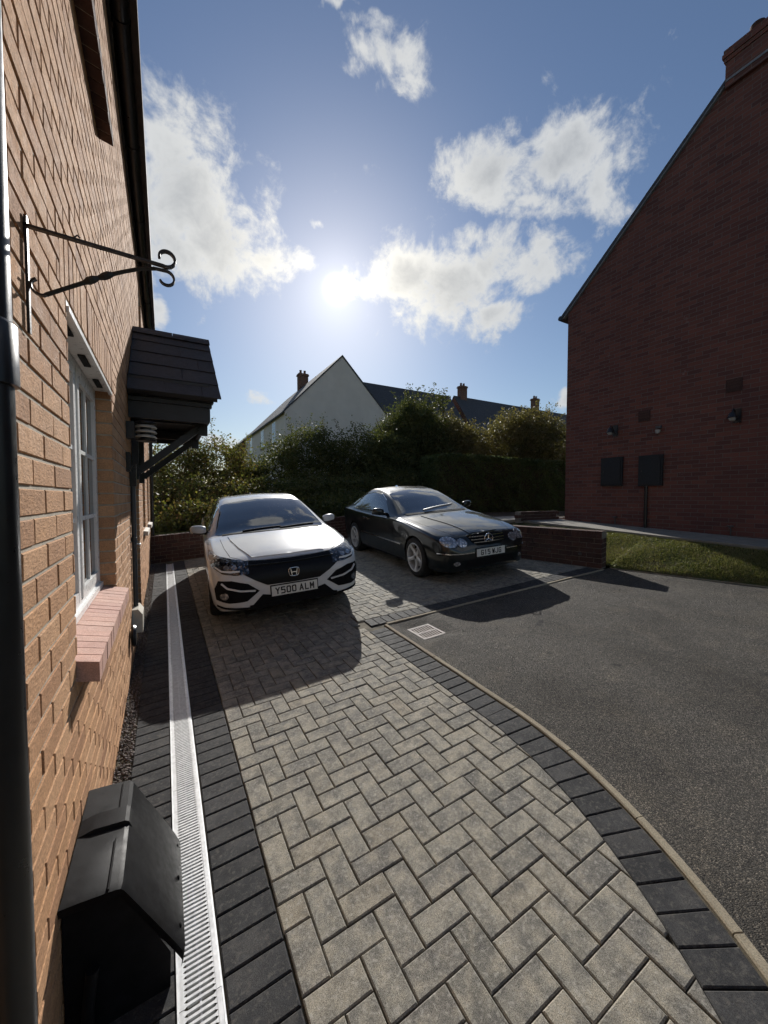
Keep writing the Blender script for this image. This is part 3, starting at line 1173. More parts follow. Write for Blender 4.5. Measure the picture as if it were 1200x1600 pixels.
# roof, gutter, fascia
mb = MB()
mb.add([(-0.10, -4.2, 5.14), (-0.10, 10.15, 5.14), (-4.1, 10.15, 8.62), (-4.1, -4.2, 8.62), (-0.10, -4.2, 5.04), (-0.10, 10.15, 5.04), (-4.1, 10.15, 8.52), (-4.1, -4.2, 8.52), (-8.2, 10.15, 5.1), (-8.2, -4.2, 5.1)],
       [(0, 1, 2, 3), (4, 7, 6, 5), (0, 4, 5, 1), (3, 2, 8, 9), (1, 5, 6, 2)])
hpart(mb, "roof", M_ROOF)
mb = MB().box(XW - .01, XW + 0.02, -4, 10.06, 5.0, 5.16)
hpart(mb, "fascia", M_BLKW)
GX, GZ_ = XW + 0.078, 5.085
gut = MB()
prof = [(math.cos(t) * 0.057, math.sin(t) * 0.057) for t in np.linspace(PI, 2 * PI, 12)] + [(math.cos(t) * 0.052, math.sin(t) * 0.052) for t in np.linspace(2 * PI, PI, 12)]
npf = len(prof)
vs = []
for yy in (-4, 10.1):
    vs += [(GX + a_, yy, GZ_ + b_) for a_, b_ in prof]
gut.add(vs, [(k, (k + 1) % npf, npf + (k + 1) % npf, npf + k) for k in range(npf)] + [tuple(range(npf)), tuple(reversed(range(npf, 2 * npf)))])
gut_o = hpart(gut, "gutter", M_BLKP, angle=40)
for yy in (1.2, 2.3, 3.45, 4.6, 5.75, 6.9, 8.05, 9.2):
    mb = MB()
    pr = [(math.cos(t) * 0.064, math.sin(t) * 0.064) for t in np.linspace(PI * .95, 2.08 * PI, 12)]
    vs = []
    for a_, b_ in pr:
        for y_, rr in ((yy - .016, 1.0), (yy + .016, 1.0), (yy + .016, 0.86), (yy - .016, 0.86)):
            vs.append((GX + a_ * rr, y_, GZ_ + b_ * rr))
    fs = [(k * 4 + i, k * 4 + (i + 1) % 4, (k + 1) * 4 + (i + 1) % 4, (k + 1) * 4 + i) for k in range(len(pr) - 1) for i in range(4)]
    mb.add(vs, fs)
    mb.box(XW + 0.015, XW + 0.03, yy - .02, yy + .02, 5.0, 5.12)
    mb.build("gutter_bracket", M_BLKP, gut_o)


# windows: frame, casements, panes, glazing bars
def window(y0, y1, n0, n1, sashes, bars_h, sill, lintel=True):
    za, zb = Z0C + CRS * n0, Z0C + CRS * n1
    win = empty("window", HL, parent=house)
    xf = XW - 0.085
    fr = MB()
    for a_, b_ in ((y0, y0 + .055), (y1 - .055, y1)):
        fr.box(xf - .06, xf, a_, b_, za, zb)
    fr.box(xf - .06, xf - .001, y0 + .055, y1 - .055, za, za + .06)
    fr.box(xf - .06, xf - .001, y0 + .055, y1 - .055, zb - .06, zb)
    wsub = (y1 - y0 - .11) / sashes
    for k in range(1, sashes):
        fr.box(xf - .06, xf - .002, y0 + .055 + k * wsub - .03, y0 + .055 + k * wsub + .03, za + .06, zb - .06)
    fr.build("frame", M_UPVC, win)
    MB().box(XW - .088, XW - 0.068, y0 + .004, y1 - .004, za + .006, za + .034).build("sill_board", M_UPVC, win)
    for k in range(sashes):
        a_, b_ = y0 + .055 + k * wsub + (.03 if k else .0) + .004, y0 + .055 + (k + 1) * wsub - (.03 if k < sashes - 1 else 0) - .004
        c0, c1 = za + .064, zb - .064
        sm = MB()
        x0_, x1_ = xf - .045, xf + .005
        sm.box(x0_, x1_, a_, a_ + .04, c0, c1)
        sm.box(x0_, x1_, b_ - .04, b_, c0, c1)
        sm.box(x0_, x1_ - .001, a_ + .04, b_ - .04, c0, c0 + .05)
        sm.box(x0_, x1_ - .001, a_ + .04, b_ - .04, c1 - .05, c1)
        sm.build("casement", M_UPVC, win)
        MB().box(xf - .024, xf - .012, a_ + .036, b_ - .036, c0 + .045, c1 - .045).build("pane", M_GLASS, win)
        for h in bars_h:
            zc = c0 + .055 + (c1 - c0 - .11) * h
            MB().box(xf - .012, xf - .002, a_ + .04, b_ - .04, zc - .010, zc + .010).build("glazing_bar", M_UPVC, win)
        ym = (a_ + b_) / 2
        MB().box(xf - .012, xf - .003, ym - .010, ym + .010, c0 + .05, c1 - .05).build("glazing_bar", M_UPVC, win)
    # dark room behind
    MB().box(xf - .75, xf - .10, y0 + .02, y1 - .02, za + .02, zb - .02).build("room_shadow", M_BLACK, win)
    if lintel:
        lm = MB()
        lm.box(XW - .084, XW - .004, y0 + .003, y1 - .003, zb - .026, zb - .002)
        lm.box(XW - .012, XW + .006, y0 + .003, y1 - .003, zb - .045, zb - .027)
        lm.build("lintel_soffit", M_UPVC, win)
        for k in range(3):
            yc = y0 + (y1 - y0) * (k + 0.5) / 3
            MB().box(XW - .058, XW - .03, yc - .09, yc + .09, zb - .034, zb - .0265).build("vent_slot", M_BLACK, win)
    if sill in ('brick', 'dark'):
        sl = empty("window_sill", HL, parent=house)
        ya, yb = y0 - .02, y1 + .02
        cnt = 18
        wk = (yb - ya) / cnt
        vs0 = [(XW - .082, -wk / 2 + .003, za - .072), (XW + .066, -wk / 2 + .003, za - .104), (XW + .066, -wk / 2 + .003, za - .030), (XW - .082, -wk / 2 + .003, za + .005)]
        mbs = MB()
        vs = vs0 + [(x, -y, z) for x, y, z in vs0]
        mbs.add(vs, [(0, 1, 2, 3), (7, 6, 5, 4), (1, 5, 6, 2), (2, 6, 7, 3), (0, 4, 5, 1), (3, 7, 4, 0)])
        me = mbs.mesh("sill_brick")
        for k in range(cnt):
            o = link("sill_brick", me, M_PINK if sill == "brick" else M_RED, sl)  # 'dark': shade of the sill's underside put into the brick colour
            o.location = (random.gauss(0, .0008), ya + (k + .5) * wk, random.gauss(0, .0006))
        mj = MB()
        vs0 = [(XW - .082, ya + .012, za - .070), (XW + .061, ya + .012, za - .100), (XW + .061, ya + .012, za - .034), (XW - .082, ya + .012, za + .001)]
        vs1 = [(x, yb - .012, z) for x, y, z in vs0]
        mj.add(vs0 + vs1, [(3, 2, 1, 0), (4, 5, 6, 7), (1, 2, 6, 5), (2, 3, 7, 6), (0, 1, 5, 4)])
        mj.build("sill_mortar", M_MORTAR, sl)
    else:
        mbs = MB()
        z1 = za
        mbs.add([(XW - .05, y0 - .03, z1 - .07), (XW + .06, y0 - .03, z1 - .085), (XW + .06, y0 - .03, z1 - .02), (XW - .05, y0 - .03, z1),
                 (XW - .05, y1 + .03, z1 - .07), (XW + .06, y1 + .03, z1 - .085), (XW + .06, y1 + .03, z1 - .02), (XW - .05, y1 + .03, z1)],
                [(0, 1, 2, 3), (7, 6, 5, 4), (1, 5, 6, 2), (2, 6, 7, 3), (0, 4, 5, 1)])
        hpart(mbs, "window_sill", M_CREAMSILL)


window(1.745, 3.045, 14, 31, 2, (0.333, 0.667), 'brick')
window(1.42, 2.75, 50, 64, 2, (0.5,), 'dark', False)  # upper sill bricks coloured darker to stand for their shaded underside
window(6.86, 7.66, 15, 31, 1, (0.5,), 'stone')
window(8.56, 9.32, 15, 31, 1, (0.5,), 'stone')
window(6.86, 7.66, 50, 64, 1, (0.5,), 'stone', False)
window(8.56, 9.32, 50, 64, 1, (0.5,), 'stone', False)

# front door under the canopy
door = empty("front_door", HL, parent=house)
MB().box(XW - .10, XW - .05, 4.905, 5.855, 0.05, 2.18).build("door_frame", M_UPVC, door)
mb = MB().box(XW - .06, XW - .035, 4.98, 5.78, 0.09, 2.10)
for zc in (0.55, 1.45):
    for yc in (5.19, 5.57):
        mb.box(XW - .035, XW - .025, yc - .13, yc + .13, zc - .32, zc + .32)
mb.build("door_panel", M_BLKW, door)
MB().tube([(XW - .035, 5.70, 1.05), (XW + .01, 5.70, 1.05), (XW + .01, 5.60, 1.05)], .011, 8).build("door_handle", M_GALV, door)

# porch canopy: two tiled slopes, boarded sides, gallows brackets
can = empty("porch_canopy", HL, parent=house)
CY, CZR, CYE, CZE, CXF = 5.38, 3.585, 4.24, 2.63, 0.52
sl_len = math.hypot(CY - CYE, CZR - CZE)
for sgn in (-1, 1):
    dirv = Vector((0, -sgn * (CYE - CY) / sl_len * -1, 0))
    # deck
    ye = CY + sgn * (CY - CYE)
    mb = MB()
    nrm = Vector((0, sgn * (CZR - CZE), CY - CYE)).normalized()
    a_ = Vector((0, ye, CZE))
    b_ = Vector((0, CY, CZR))
    up = (b_ - a_).normalized()
    vs = []
    for off in (0.0, -0.05):
        for x in (XW + .002, CXF - .03):
            for p in (a_ + up * .04, b_):
                pp = p + nrm * (off - 0.012)
                vs.append((x, pp.y, pp.z))
    mb.add(vs, [(0, 1, 3, 2), (4, 6, 7, 5), (0, 2, 6, 4), (2, 3, 7, 6), (0, 4, 5, 1)])
    mb.build("canopy_deck", M_BLKW, can)
    rows_n = 5
    ex = sl_len / rows_n
    for r_ in range(rows_n):
        xs = [XW + .004]
        wt = 0.30
        x = XW + .004 + (wt if r_ % 2 == 0 else wt * 1.55)
        while x < CXF - .12:
            xs.append(x)
            x += wt * 1.1 if len(xs) > 1 else wt
        xs.append(CXF)
        for xa, xb in zip(xs[:-1], xs[1:]):
            p0 = a_ + up * (r_ * ex - 0.02)
            p1 = a_ + up * min((r_ + 1) * ex + .03, sl_len)
            t0, t1 = 0.016 + random.uniform(0, .002), 0.004
            vs = []
            for x in (xa + .0025, xb - .0025):
                for p, t_ in ((p0, t0), (p1, t1)):
                    for o_ in (t_ - .011, t_):
                        pp = p + nrm * o_
                        vs.append((x, pp.y, pp.z))
            MB().add(vs, [(1, 5, 7, 3), (0, 2, 6, 4), (0, 4, 5, 1), (4, 6, 7, 5), (0, 1, 3, 2), (2, 3, 7, 6)]).build("roof_tile", M_TILE, can)
# ridge tiles
for k in range(2):
    xa = XW + .003 + k * 0.405
    mb = MB()
    pr = [(-.12, -.088), (-.06, -.03), (0, 0.012), (.06, -.03), (.12, -.088), (.10, -.095), (0, -.012), (-.10, -.095)]
    vs = [(xa + dx, CY + p[0], CZR + .025 + p[1]) for dx in (0, 0.40) for p in pr]
    mb.add(vs, [(i, (i + 1) % 8, 8 + (i + 1) % 8, 8 + i) for i in range(8)] + [tuple(range(8)), tuple(reversed(range(8, 16)))])
    mb.build("ridge_tile", M_TILE, can)
# front gable boarding, side boards and mouldings
mb = MB()
for sgn in (-1, 1):
    ys_ = CY + sgn * 0.98
    mb.box(XW + .002, CXF - .10, min(ys_, ys_ - sgn * .04), max(ys_, ys_ - sgn * .04), 2.40, 2.80)
    mb.box(XW + .003, CXF - .075, min(ys_ + sgn * .025, ys_ - sgn * .05), max(ys_ + sgn * .025, ys_ - sgn * .05), 2.56, 2.60)
    mb.box(XW + .003, CXF - .060, min(ys_ + sgn * .05, ys_ - sgn * .05), max(ys_ + sgn * .05, ys_ - sgn * .05), 2.602, 2.65)
mb.add([(CXF - .07, CY - 1.0, 2.62), (CXF - .07, CY + 1.0, 2.62), (CXF - .07, CY, CZR - .06), (CXF - .11, CY - 1.0, 2.62), (CXF - .11, CY + 1.0, 2.62), (CXF - .11, CY, CZR - .06)],
       [(0, 1, 2), (5, 4, 3), (0, 3, 4, 1), (1, 4, 5, 2), (2, 5, 3, 0)])
mb.box(XW + .002, CXF - .112, CY - .94, CY + .94, 2.60, 2.63)
mb.box(CXF - .13, CXF - .085, CY - .93, CY + .93, 2.43, 2.60)
mb.build("canopy_boarding", M_BLKW, can)
for yb in (4.74, 6.02):
    br = MB()
    br.box(XW + .002, XW + .062, yb - .035, yb + .035, 1.82, 2.42)
    br.box(XW + .002, CXF - .09, yb - .036, yb + .036, 2.422, 2.49)
    br.obox((XW + .05, yb, 1.90), (CXF - .17, yb, 2.40), .06, .07)
    br.box(CXF - .18, CXF - .09, yb - .034, yb + .034, 2.32, 2.421)
    br.build("gallows_bracket", M_BLKW, can)

# pipes on the front
dp = MB()
dp.tube([(XW + .046, 0.832, 5.03), (XW + .046, 0.832, -0.05)], 0.034, 20)
dpo = hpart(dp, "downpipe", M_BLKP, angle=50)
for zc in (1.86, 3.9):
    mb = MB().lathe([(.035, zc - .05), (.0405, zc - .048), (.0405, zc + .045), (.0375, zc + .05), (.0345, zc + .052)], 20, (XW + .046, 0.832, 0))
    mb.box(XW - .004, XW + .012, 0.832 - .055, 0.832 + .055, zc - .012, zc + .016)
    mb.build("pipe_socket", M_BLKP, dpo, angle=50)
dp = MB().tube([(XW + .024, 4.40, 1.86), (XW + .024, 4.40, 0.58)], .021, 14)
M_GREYP = plain("grey_plastic_pipe", (0.06, 0.062, 0.066), 0.4)
dp2 = hpart(dp, "service_pipe", M_GREYP, angle=50)
MB().box(XW + .001, XW + .055, 4.355, 4.445, 1.74, 1.95).build("pipe_box", M_BLKP, dp2)
MB().lathe([(.021, 1.20), (.0255, 1.202), (.0255, 1.25), (.021, 1.252)], 14, (XW + .024, 4.4, 0)).build("pipe_socket", M_GREYP, dp2, angle=50)
dp = MB().tube([(XW + .046, 9.75, 5.03), (XW + .046, 9.75, 0.2)], 0.034, 14)
hpart(dp, "downpipe", M_BLKP, angle=50)
# beige housing with a dark oval at the foot of the service pipe
M_BEIGE = plain("beige_plastic", (0.50, 0.47, 0.40), 0.5, var=0.1)
sb = MB()
sb.add([(XW + .001, 4.25, 0.36), (XW + .085, 4.25, 0.36), (XW + .085, 4.25, 0.53), (XW + .05, 4.25, 0.58), (XW + .001, 4.25, 0.58),
        (XW + .001, 4.52, 0.36), (XW + .085, 4.52, 0.36), (XW + .085, 4.52, 0.53), (XW + .05, 4.52, 0.58), (XW + .001, 4.52, 0.58)],
       [(0, 1, 2, 3, 4), (9, 8, 7, 6, 5), (1, 6, 7, 2), (2, 7, 8, 3), (3, 8, 9, 4), (0, 5, 6, 1)])
sbo = hpart(sb, "service_box", M_BEIGE)
mb = MB().lathe([(0.0, -.02), (.085, -.018), (.095, 0.0), (.085, .018), (0.0, .02)], 20, (XW + .03, 3.98, 0.42), 'X')
hpart(mb, "vent_cowl", M_BLKP, angle=40)
mb = MB().box(XW + .001, XW + .03, 4.02, 4.09, 1.86, 2.03)
mb.box(XW + .03, XW + .036, 4.035, 4.075, 1.88, 2.01)
hpart(mb, "bell_plate", M_BLKP)

# ------------------------------------------------------------------ wall light by the canopy
lamp = empty("wall_lantern", (XW, 4.15, 2.16))
tag(lamp, "louvred outdoor wall light with pale rings under the porch canopy", "wall light")
MB().box(0.002, .065, -.055, .055, 0.0, .15).build("mount", M_BLKP, lamp)
for k in range(3):
    zc = .028 + k * .045
    MB().lathe([(.05, zc - .004), (.086, zc - .014), (.089, zc - .006), (.07, zc + .012), (.05, zc + .014)], 22, (.15, 0, 0), 'Z').build("louvre_ring", M_BEIGE, lamp, angle=40)
MB().lathe([(.045, 0.0), (.045, .15)], 16, (.15, 0, 0)).build("lamp_glass", M_GREYP, lamp, angle=50)
MB().lathe([(.088, .142), (.09, .15), (.075, .165), (.02, .172)], 22, (.15, 0, 0)).build("cap", M_BLKP, lamp, angle=40)
MB().lathe([(.08, -.014), (.084, -.008), (.084, 0.0), (.04, .004)], 22, (.15, 0, 0)).build("base", M_BLKP, lamp, angle=40)

# ------------------------------------------------------------------ wrought iron basket bracket
bra = empty("hanging_basket_bracket", (XW, 1.26, 2.0))
tag(bra, "black wrought iron hanging basket bracket with scroll ends on the brick wall", "wall bracket")


def flat_bar(mbx, pts, wid, thk):
    """strip of flat bar bent in the x-z plane"""
    pts = [Vector(p) for p in pts]
    vs = []
    for i, p in enumerate(pts):
        d = (pts[min(i + 1, len(pts) - 1)] - pts[max(i - 1, 0)]).normalized()
        nn_ = Vector((-d.z, 0, d.x)) * (thk / 2)
        for a_, b_ in ((-1, -1), (1, -1), (1, 1), (-1, 1)):
            vs.append((p.x + nn_.x * b_, p.y + a_ * wid / 2, p.z + nn_.z * b_))
    fs = [(i * 4 + k, i * 4 + (k + 1) % 4, i * 4 + 4 + (k + 1) % 4, i * 4 + 4 + k) for i in range(len(pts) - 1) for k in range(4)]
    fs += [(3, 2, 1, 0), tuple((len(pts) - 1) * 4 + k for k in range(4))]
    mbx.add(vs, fs)


def spiral(cx, cz, r0, r1, t0, t1, n=22):
    return [(cx + (r0 + (r1 - r0) * k / (n - 1)) * math.cos(t0 + (t1 - t0) * k / (n - 1)), 0, cz + (r0 + (r1 - r0) * k / (n - 1)) * math.sin(t0 + (t1 - t0) * k / (n - 1))) for k in range(n)]


mb = MB()
flat_bar(mb, [(0.006, 0, 0.035), (0.006, 0, 0.315)], .013, .006)
mb.build("back_plate", M_STEELB, bra)
mb = MB()
flat_bar(mb, [(-0.002, 0, 0.293), (0.285, 0, 0.281)] + spiral(0.302, 0.303, 0.024, 0.017, -PI * .62, PI * 1.05, 20), .013, .006)
mb.build("arm", M_STEELB, bra)
mb = MB()
pts = [(0.30 - .0, 0, 0.268), (0.275, 0, 0.270), (0.245, 0, 0.262), (0.20, 0, 0.240), (0.16, 0, 0.218), (0.115, 0, 0.189), (0.07, 0, 0.160), (0.035, 0, 0.137)]
tw = []
mb.tube([(0.275, 0, 0.268), (0.24, 0, 0.258), (0.20, 0, 0.238), (0.178, 0, 0.226), (0.168, 0, 0.221), (0.158, 0, 0.214), (0.146, 0, 0.207), (0.136, 0, 0.201), (0.126, 0, 0.194), (0.116, 0, 0.187), (0.07, 0, 0.157), (0.04, 0, 0.137)],
        [.0052, .0052, .0052, .0055, .0095, .0095, .0055, .0092, .0098, .0055, .0052, .0055], 8)
flat_bar(mb, [(0.04, 0, 0.137)] + spiral(0.030, 0.155, 0.022, 0.017, -PI * .42, -PI * 1.35, 16), .011, .005)
flat_bar(mb, [(0.27, 0, 0.268)] + spiral(0.301, 0.248, 0.021, 0.017, PI * .55, -PI * .85, 18), .011, .005)
mb.build("brace", M_STEELB, bra)
mb = MB()
flat_bar(mb, spiral(-0.0, 0.0, .001, .001, 0, 1, 3), .002, .002)
MB().tube([(0.10, 0, .289), (0.10, 0, .297), (0.105, 0, .302), (.11, 0, .297)], .0022, 6).build("hook", M_STEELB, bra)

# ------------------------------------------------------------------ black gas meter box on the ground by the wall
M_BOX = plain("weathered_black_plastic", (0.007, 0.007, 0.008), 0.5, var=0.5, scale=16, bump=0.25, bscale=220, bdist=0.001, spec=0.16)
gas = empty("meter_box", (XW, 1.36, gz(XW, 1.6)))
tag(gas, "black plastic gas meter box with sloping lid standing against the brick wall", "meter box")
gz0 = gz(XW, 1.6)


def wx(x):
    return x - XW


prof_lid = [(0.004, .470), (0.05, .469), (.140, .463), (.152, .4595), (.161, .450), (.24, .3045), (.295, .203), (.3165, .160), (.314, .135)]
Lb = 0.52


def lid_section(y, dz=0.0, scl=1.0):
    return [(x, y, z - gz0 + dz) for x, z in prof_lid]


mb = MB()
ysec = [0.0, 0.02, .15, .26, .262, .34, .342, .50, .515]
vs, fs = [], []
for k, y_ in enumerate(ysec):
    taper = 0.0
    for i, (x, z) in enumerate(prof_lid):
        raised = 0.012 if (0.261 < y_ < .3415 and 1 <= i <= 3) else 0.0
        end = 0.004 if y_ in (0.0, .515) else 0.0
        vs.append((x - end, y_, z - gz0 - end + raised - 0.045 * (y_ / .515) * (i > 2) * ((i - 2) / 6)))
npf = len(prof_lid)
for k in range(len(ysec) - 1):
    for i in range(npf - 1):
        fs.append((k * npf + i, k * npf + i + 1, (k + 1) * npf + i + 1, (k + 1) * npf + i))
mb.add(vs, fs)
# rim under the lid
for y_, sgn in ((0.0, -1), (.515, 1)):
    k = 0 if sgn < 0 else len(ysec) - 1
    top = [vs[k * npf + i] for i in range(npf)]
    low = [(p[0] - .006, p[1] + .012 * -sgn, p[2] - .035) for p in top]
    MB().add(top + low, [(i, i + 1, npf + i + 1, npf + i) if sgn < 0 else (i + 1, i, npf + i, npf + i + 1) for i in range(npf - 1)]).build("lid_rim", M_BOX, gas, angle=35)
mb.build("lid", M_BOX, gas, angle=18)
mb = MB().box(.15, .165, .27, .33, .462 - gz0, .475 - gz0)
mb = MB()
mb.add([(0.003, .03, -.12), (.268, .03, -.12), (.275, .03, .13), (.16, .03, .40 - gz0), (.003, .03, .43 - gz0),
        (0.003, .49, -.12), (.268, .49, -.12), (.275, .49, .10), (.16, .49, .385 - gz0), (.003, .49, .43 - gz0)],
       [(0, 1, 2, 3, 4), (9, 8, 7, 6, 5), (1, 6, 7, 2), (2, 7, 8, 3), (3, 8, 9, 4)])
mb.build("body", M_BOX, gas)
MB().tube([(.075, .0, .23), (.062, -.005, .12), (.06, .0, -.05)], .016, 10).build("supply_pipe", M_BOX, gas, angle=50)
for (yy, zz_) in ((.07, .2), (.27, .19), (.45, .17)):
    MB().lathe([(.008, 0), (.009, .004), (.006, .007)], 10, (.301, yy, zz_ - gz0 - .02), 'X').build("rivet", M_BOX, gas)
for yy in (.10, .40):
    MB().obox((.118, yy - .1, .4675 - gz0), (.118, yy + .1, .4675 - gz0), .004, .006).build("hinge_seam", M_BOX, gas)

# ================================================================== low brick wall round the drive
M_MORT2 = plain("grey_mortar", (0.20, 0.18, 0.155), 0.95, var=0.2, scale=25, bump=0.5, bscale=180)
WH = 0.585
low = empty("retaining_wall", (6.0, 3.55, gz(6.0, 3.55)))
tag(low, "low dark red brick retaining wall with brick coping round the parking bay", "wall")
LOFF = low.location.copy()


def lpart(mbx, name, mat, parent=None):
    o = mbx.build(name, mat, low)
    o.location = -LOFF
    return o


SEGS = [((6.0, 3.55), (5.526, 5.5)), ((5.526, 5.5), (5.526, 9.6)), ((5.526, 9.6), (-0.28, 9.6))]
core = MB()
outer = [(6.215, 3.602), (5.746, 5.53), (5.746, 9.82), (-0.28, 9.82)]
inner = [(6.008, 3.552), (5.534, 5.5), (5.534, 9.608), (-0.28, 9.608)]
for k in range(3):
    i0, i1, o0, o1 = inner[k], inner[k + 1], outer[k], outer[k + 1]
    vs = []
    for p in (i0, i1, o1, o0):
        vs.append((p[0], p[1], gz(*p) - .15))
    for p in (i0, i1, o1, o0):
        vs.append((p[0], p[1], gz(*p) + WH - .012))
    core.add(vs, [(0, 1, 5, 4), (2, 3, 7, 6), (4, 5, 6, 7)])
core.add([(6.008, 3.552, .3), (6.215, 3.602, .3), (6.215, 3.602, gz(6.2, 3.6) + WH - .012), (6.008, 3.552, gz(6, 3.55) + WH - .012)], [(0, 1, 2, 3)])
lpart(core, "wall_core", M_MORT2)
fld = MB()
CW, NC = 0.0785, 6


def wall_bricks(p0, p1, single, length_off=0.0):
    p0, p1 = Vector((*p0, 0)), Vector((*p1, 0))
    L = (p1 - p0).length
    u = (p1 - p0) / L
    nrm = Vector((-u.y, u.x, 0))       # towards the drive
    if single == 'end':
        nrm = -nrm
    for c in range(NC):
        s = -0.1125 if c % 2 else 0.0
        while s < L:
            a_, b_ = max(s + .005, 0), min(s + .22, L)
            s += 0.225
            if b_ - a_ < .03:
                continue
            m = p0 + u * ((a_ + b_) / 2)
            h0 = gz(m.x, m.y) + c * CW
            vs, fs = brick_verts(b_ - a_, CW - .01, 0.09, 0.0 if single else 0.001)
            out = []
            for (x, y, z) in vs:
                p = m + u * y * 1.0 + nrm * (x + 0.001)
                out.append((p.x, p.y, h0 + CW / 2 + z + (gz(p.x, p.y) - gz(m.x, m.y))))
            if single:
                lpart(MB().add(out, fs), "brick", M_RED)
            else:
                fld.add(out, fs)
    # coping: bricks on edge across the wall
    cnt = int(L / 0.075)
    for k in range(cnt):
        m = p0 + u * (k + .5) * (L / cnt)
        hw = L / cnt / 2 - .004
        vs = []
        for dz in (NC * CW + .006, WH + .004):
            for a_, b_ in ((-hw, .008), (hw, .008), (hw, -.235), (-hw, -.235)):
                p = m + u * a_ + nrm * b_
                vs.append((p.x, p.y, gz(m.x, m.y) + dz))
        fs = [(4, 5, 6, 7), (0, 1, 5, 4), (1, 2, 6, 5), (2, 3, 7, 6), (3, 0, 4, 7)]
        if single is True:
            lpart(MB().add(vs, fs), "coping_brick", M_RED)
        elif not single:
            fld.add(vs, fs)


wall_bricks(*SEGS[0], True)
wall_bricks(*SEGS[1], False)
wall_bricks(*SEGS[2], False)
wall_bricks((6.0, 3.546), (6.21, 3.597), 'end')
tag(lpart(fld, "brick_field", M_RED_F), kind="stuff")
# small round lights let into the wall
for k, (yy, lab) in enumerate(((4.35, "small round light low on the retaining wall beside the black car's bumper"), (3.86, "small round light low on the retaining wall, nearest its open end"))):
    xx = 6.0 - (yy - 3.55) * 0.243
    o = MB().lathe([(.026, -.004), (.026, .006), (.022, .009), (.0, .010)], 18, (0, 0, 0), 'X').build("brick_light", M_GREYP, None, angle=40)
    o.location = (xx - .006, yy, gz(xx, yy) + 0.2)
    o.rotation_euler = (0, 0, PI + R(13.6))
    tag(o, lab, "wall light", "lights set in the low wall")

# ================================================================== the red brick house on the right
def brick_tex_mat(name, c1, c2, mort, scale=1.0, bump=0.5):
    m, t, b = principled(name, 0.92, 0, 0.2)
    P_ = t.node('ShaderNodeNewGeometry')
    sp = t.node('ShaderNodeSeparateXYZ')
    t.put(sp.inputs[0], P_.outputs['Position'])
    nsp = t.node('ShaderNodeSeparateXYZ')
    t.put(nsp.inputs[0], P_.outputs['Normal'])
    facing = t.math('GREATER_THAN', t.math('ABSOLUTE', nsp.outputs[0]), 0.5)
    mixu = t.node('ShaderNodeMix', data_type='FLOAT')
    t.put(mixu.inputs[0], facing)
    t.put(mixu.inputs[2], sp.outputs[0])
    t.put(mixu.inputs[3], sp.outputs[1])
    cv = t.node('ShaderNodeCombineXYZ')
    t.put(cv.inputs[0], mixu.outputs[0])
    t.put(cv.inputs[1], sp.outputs[2])
    bt = t.node('ShaderNodeTexBrick')
    t.put(bt.inputs['Vector'], cv.outputs[0])
    bt.inputs['Color1'].default_value = (*c1, 1)
    bt.inputs['Color2'].default_value = (*c2, 1)
    bt.inputs['Mortar'].default_value = (*mort, 1)
    bt.inputs['Scale'].default_value = 1.0
    bt.inputs['Mortar Size'].default_value = 0.006
    bt.inputs['Mortar Smooth'].default_value = 0.2
    bt.inputs['Brick Width'].default_value = 0.225
    bt.inputs['Row Height'].default_value = 0.075
    c = t.mix(t.maprange(t.noise(P_.outputs['Position'], 0.8, 5), 0.3, 0.7, 0, 0.5), bt.outputs[0], t.mix(1.0, bt.outputs[0], (0.62, 0.62, 0.66), 'MULTIPLY'))
    # pale salt marks high on the wall
    salt = t.maprange(t.noise(P_.outputs['Position'], 5.5, 6, 0.7), 0.66, 0.74, 0, 0.5)
    c = t.mix(salt, c, (0.28, 0.26, 0.25))
    t.put(b.inputs['Base Color'], c)
    h = t.math('ADD', t.math('MULTIPLY', bt.outputs[1], -1.0), t.math('MULTIPLY', t.noise(P_.outputs['Position'], 70, 5), 0.35))
    t.put(b.inputs['Normal'], t.bump(h, bump, 0.008))
    return m


M_REDWALL = brick_tex_mat("red_house_brick", (0.185, 0.075, 0.058), (0.112, 0.052, 0.045), (0.15, 0.115, 0.10))
RX = 8.5
rh = empty("red_brick_house", (RX, 2.55, 0.9))
tag(rh, "tall red brick house gable in shade with chimney on the right", "house")


def rpart(mbx, name, mat, parent=None, angle=None):
    o = mbx.build(name, mat, parent or rh, angle=angle)
    if parent is None:
        o.location = (-RX, -2.55, -0.9)
    return o


YE, YN, ZE, YR, ZR = 5.96, -0.86, 6.04, 2.55, 9.11
mb = MB()
gp = [(YE, 0.7), (YE, ZE), (YR, ZR), (YN, ZE), (YN, 0.6)]
for x in (RX, RX + 9):
    b0 = len(mb.v)
    mb.v.extend([(x, a_, z) for a_, z in gp])
    mb.f.append(tuple(b0 + i for i in (range(5) if x == RX else reversed(range(5)))))
mb.add([(RX, YE, .7), (RX + 9, YE, .7), (RX + 9, YE, ZE), (RX, YE, ZE)], [(0, 1, 2, 3)])
mb.add([(RX, YN, .6), (RX + 9, YN, .6), (RX + 9, YN, ZE), (RX, YN, ZE)], [(3, 2, 1, 0)])
rpart(mb, "wall", M_REDWALL)
mb = MB()
for sgn, ye in ((1, YE), (-1, YN)):
    e = Vector((0, ye + sgn * 0.16, ZE - 0.145 + .03))
    r_ = Vector((0, YR, ZR + .03))
    nv = Vector((0, sgn * (ZR - ZE), (YR - YN))).normalized() * 0.07
    vs = []
    for x in (RX - .045, RX + 9.05):
        for p in (e, r_):
            vs.append((x, p.y, p.z))
            vs.append((x, p.y + nv.y * (1 if p is e else 0), p.z + 0.07))
    mb.add(vs, [(0, 1, 3, 2), (4, 6, 7, 5), (1, 5, 7, 3), (0, 2, 6, 4), (0, 4, 5, 1)])
roof_o = rpart(mb, "roof", M_ROOF)
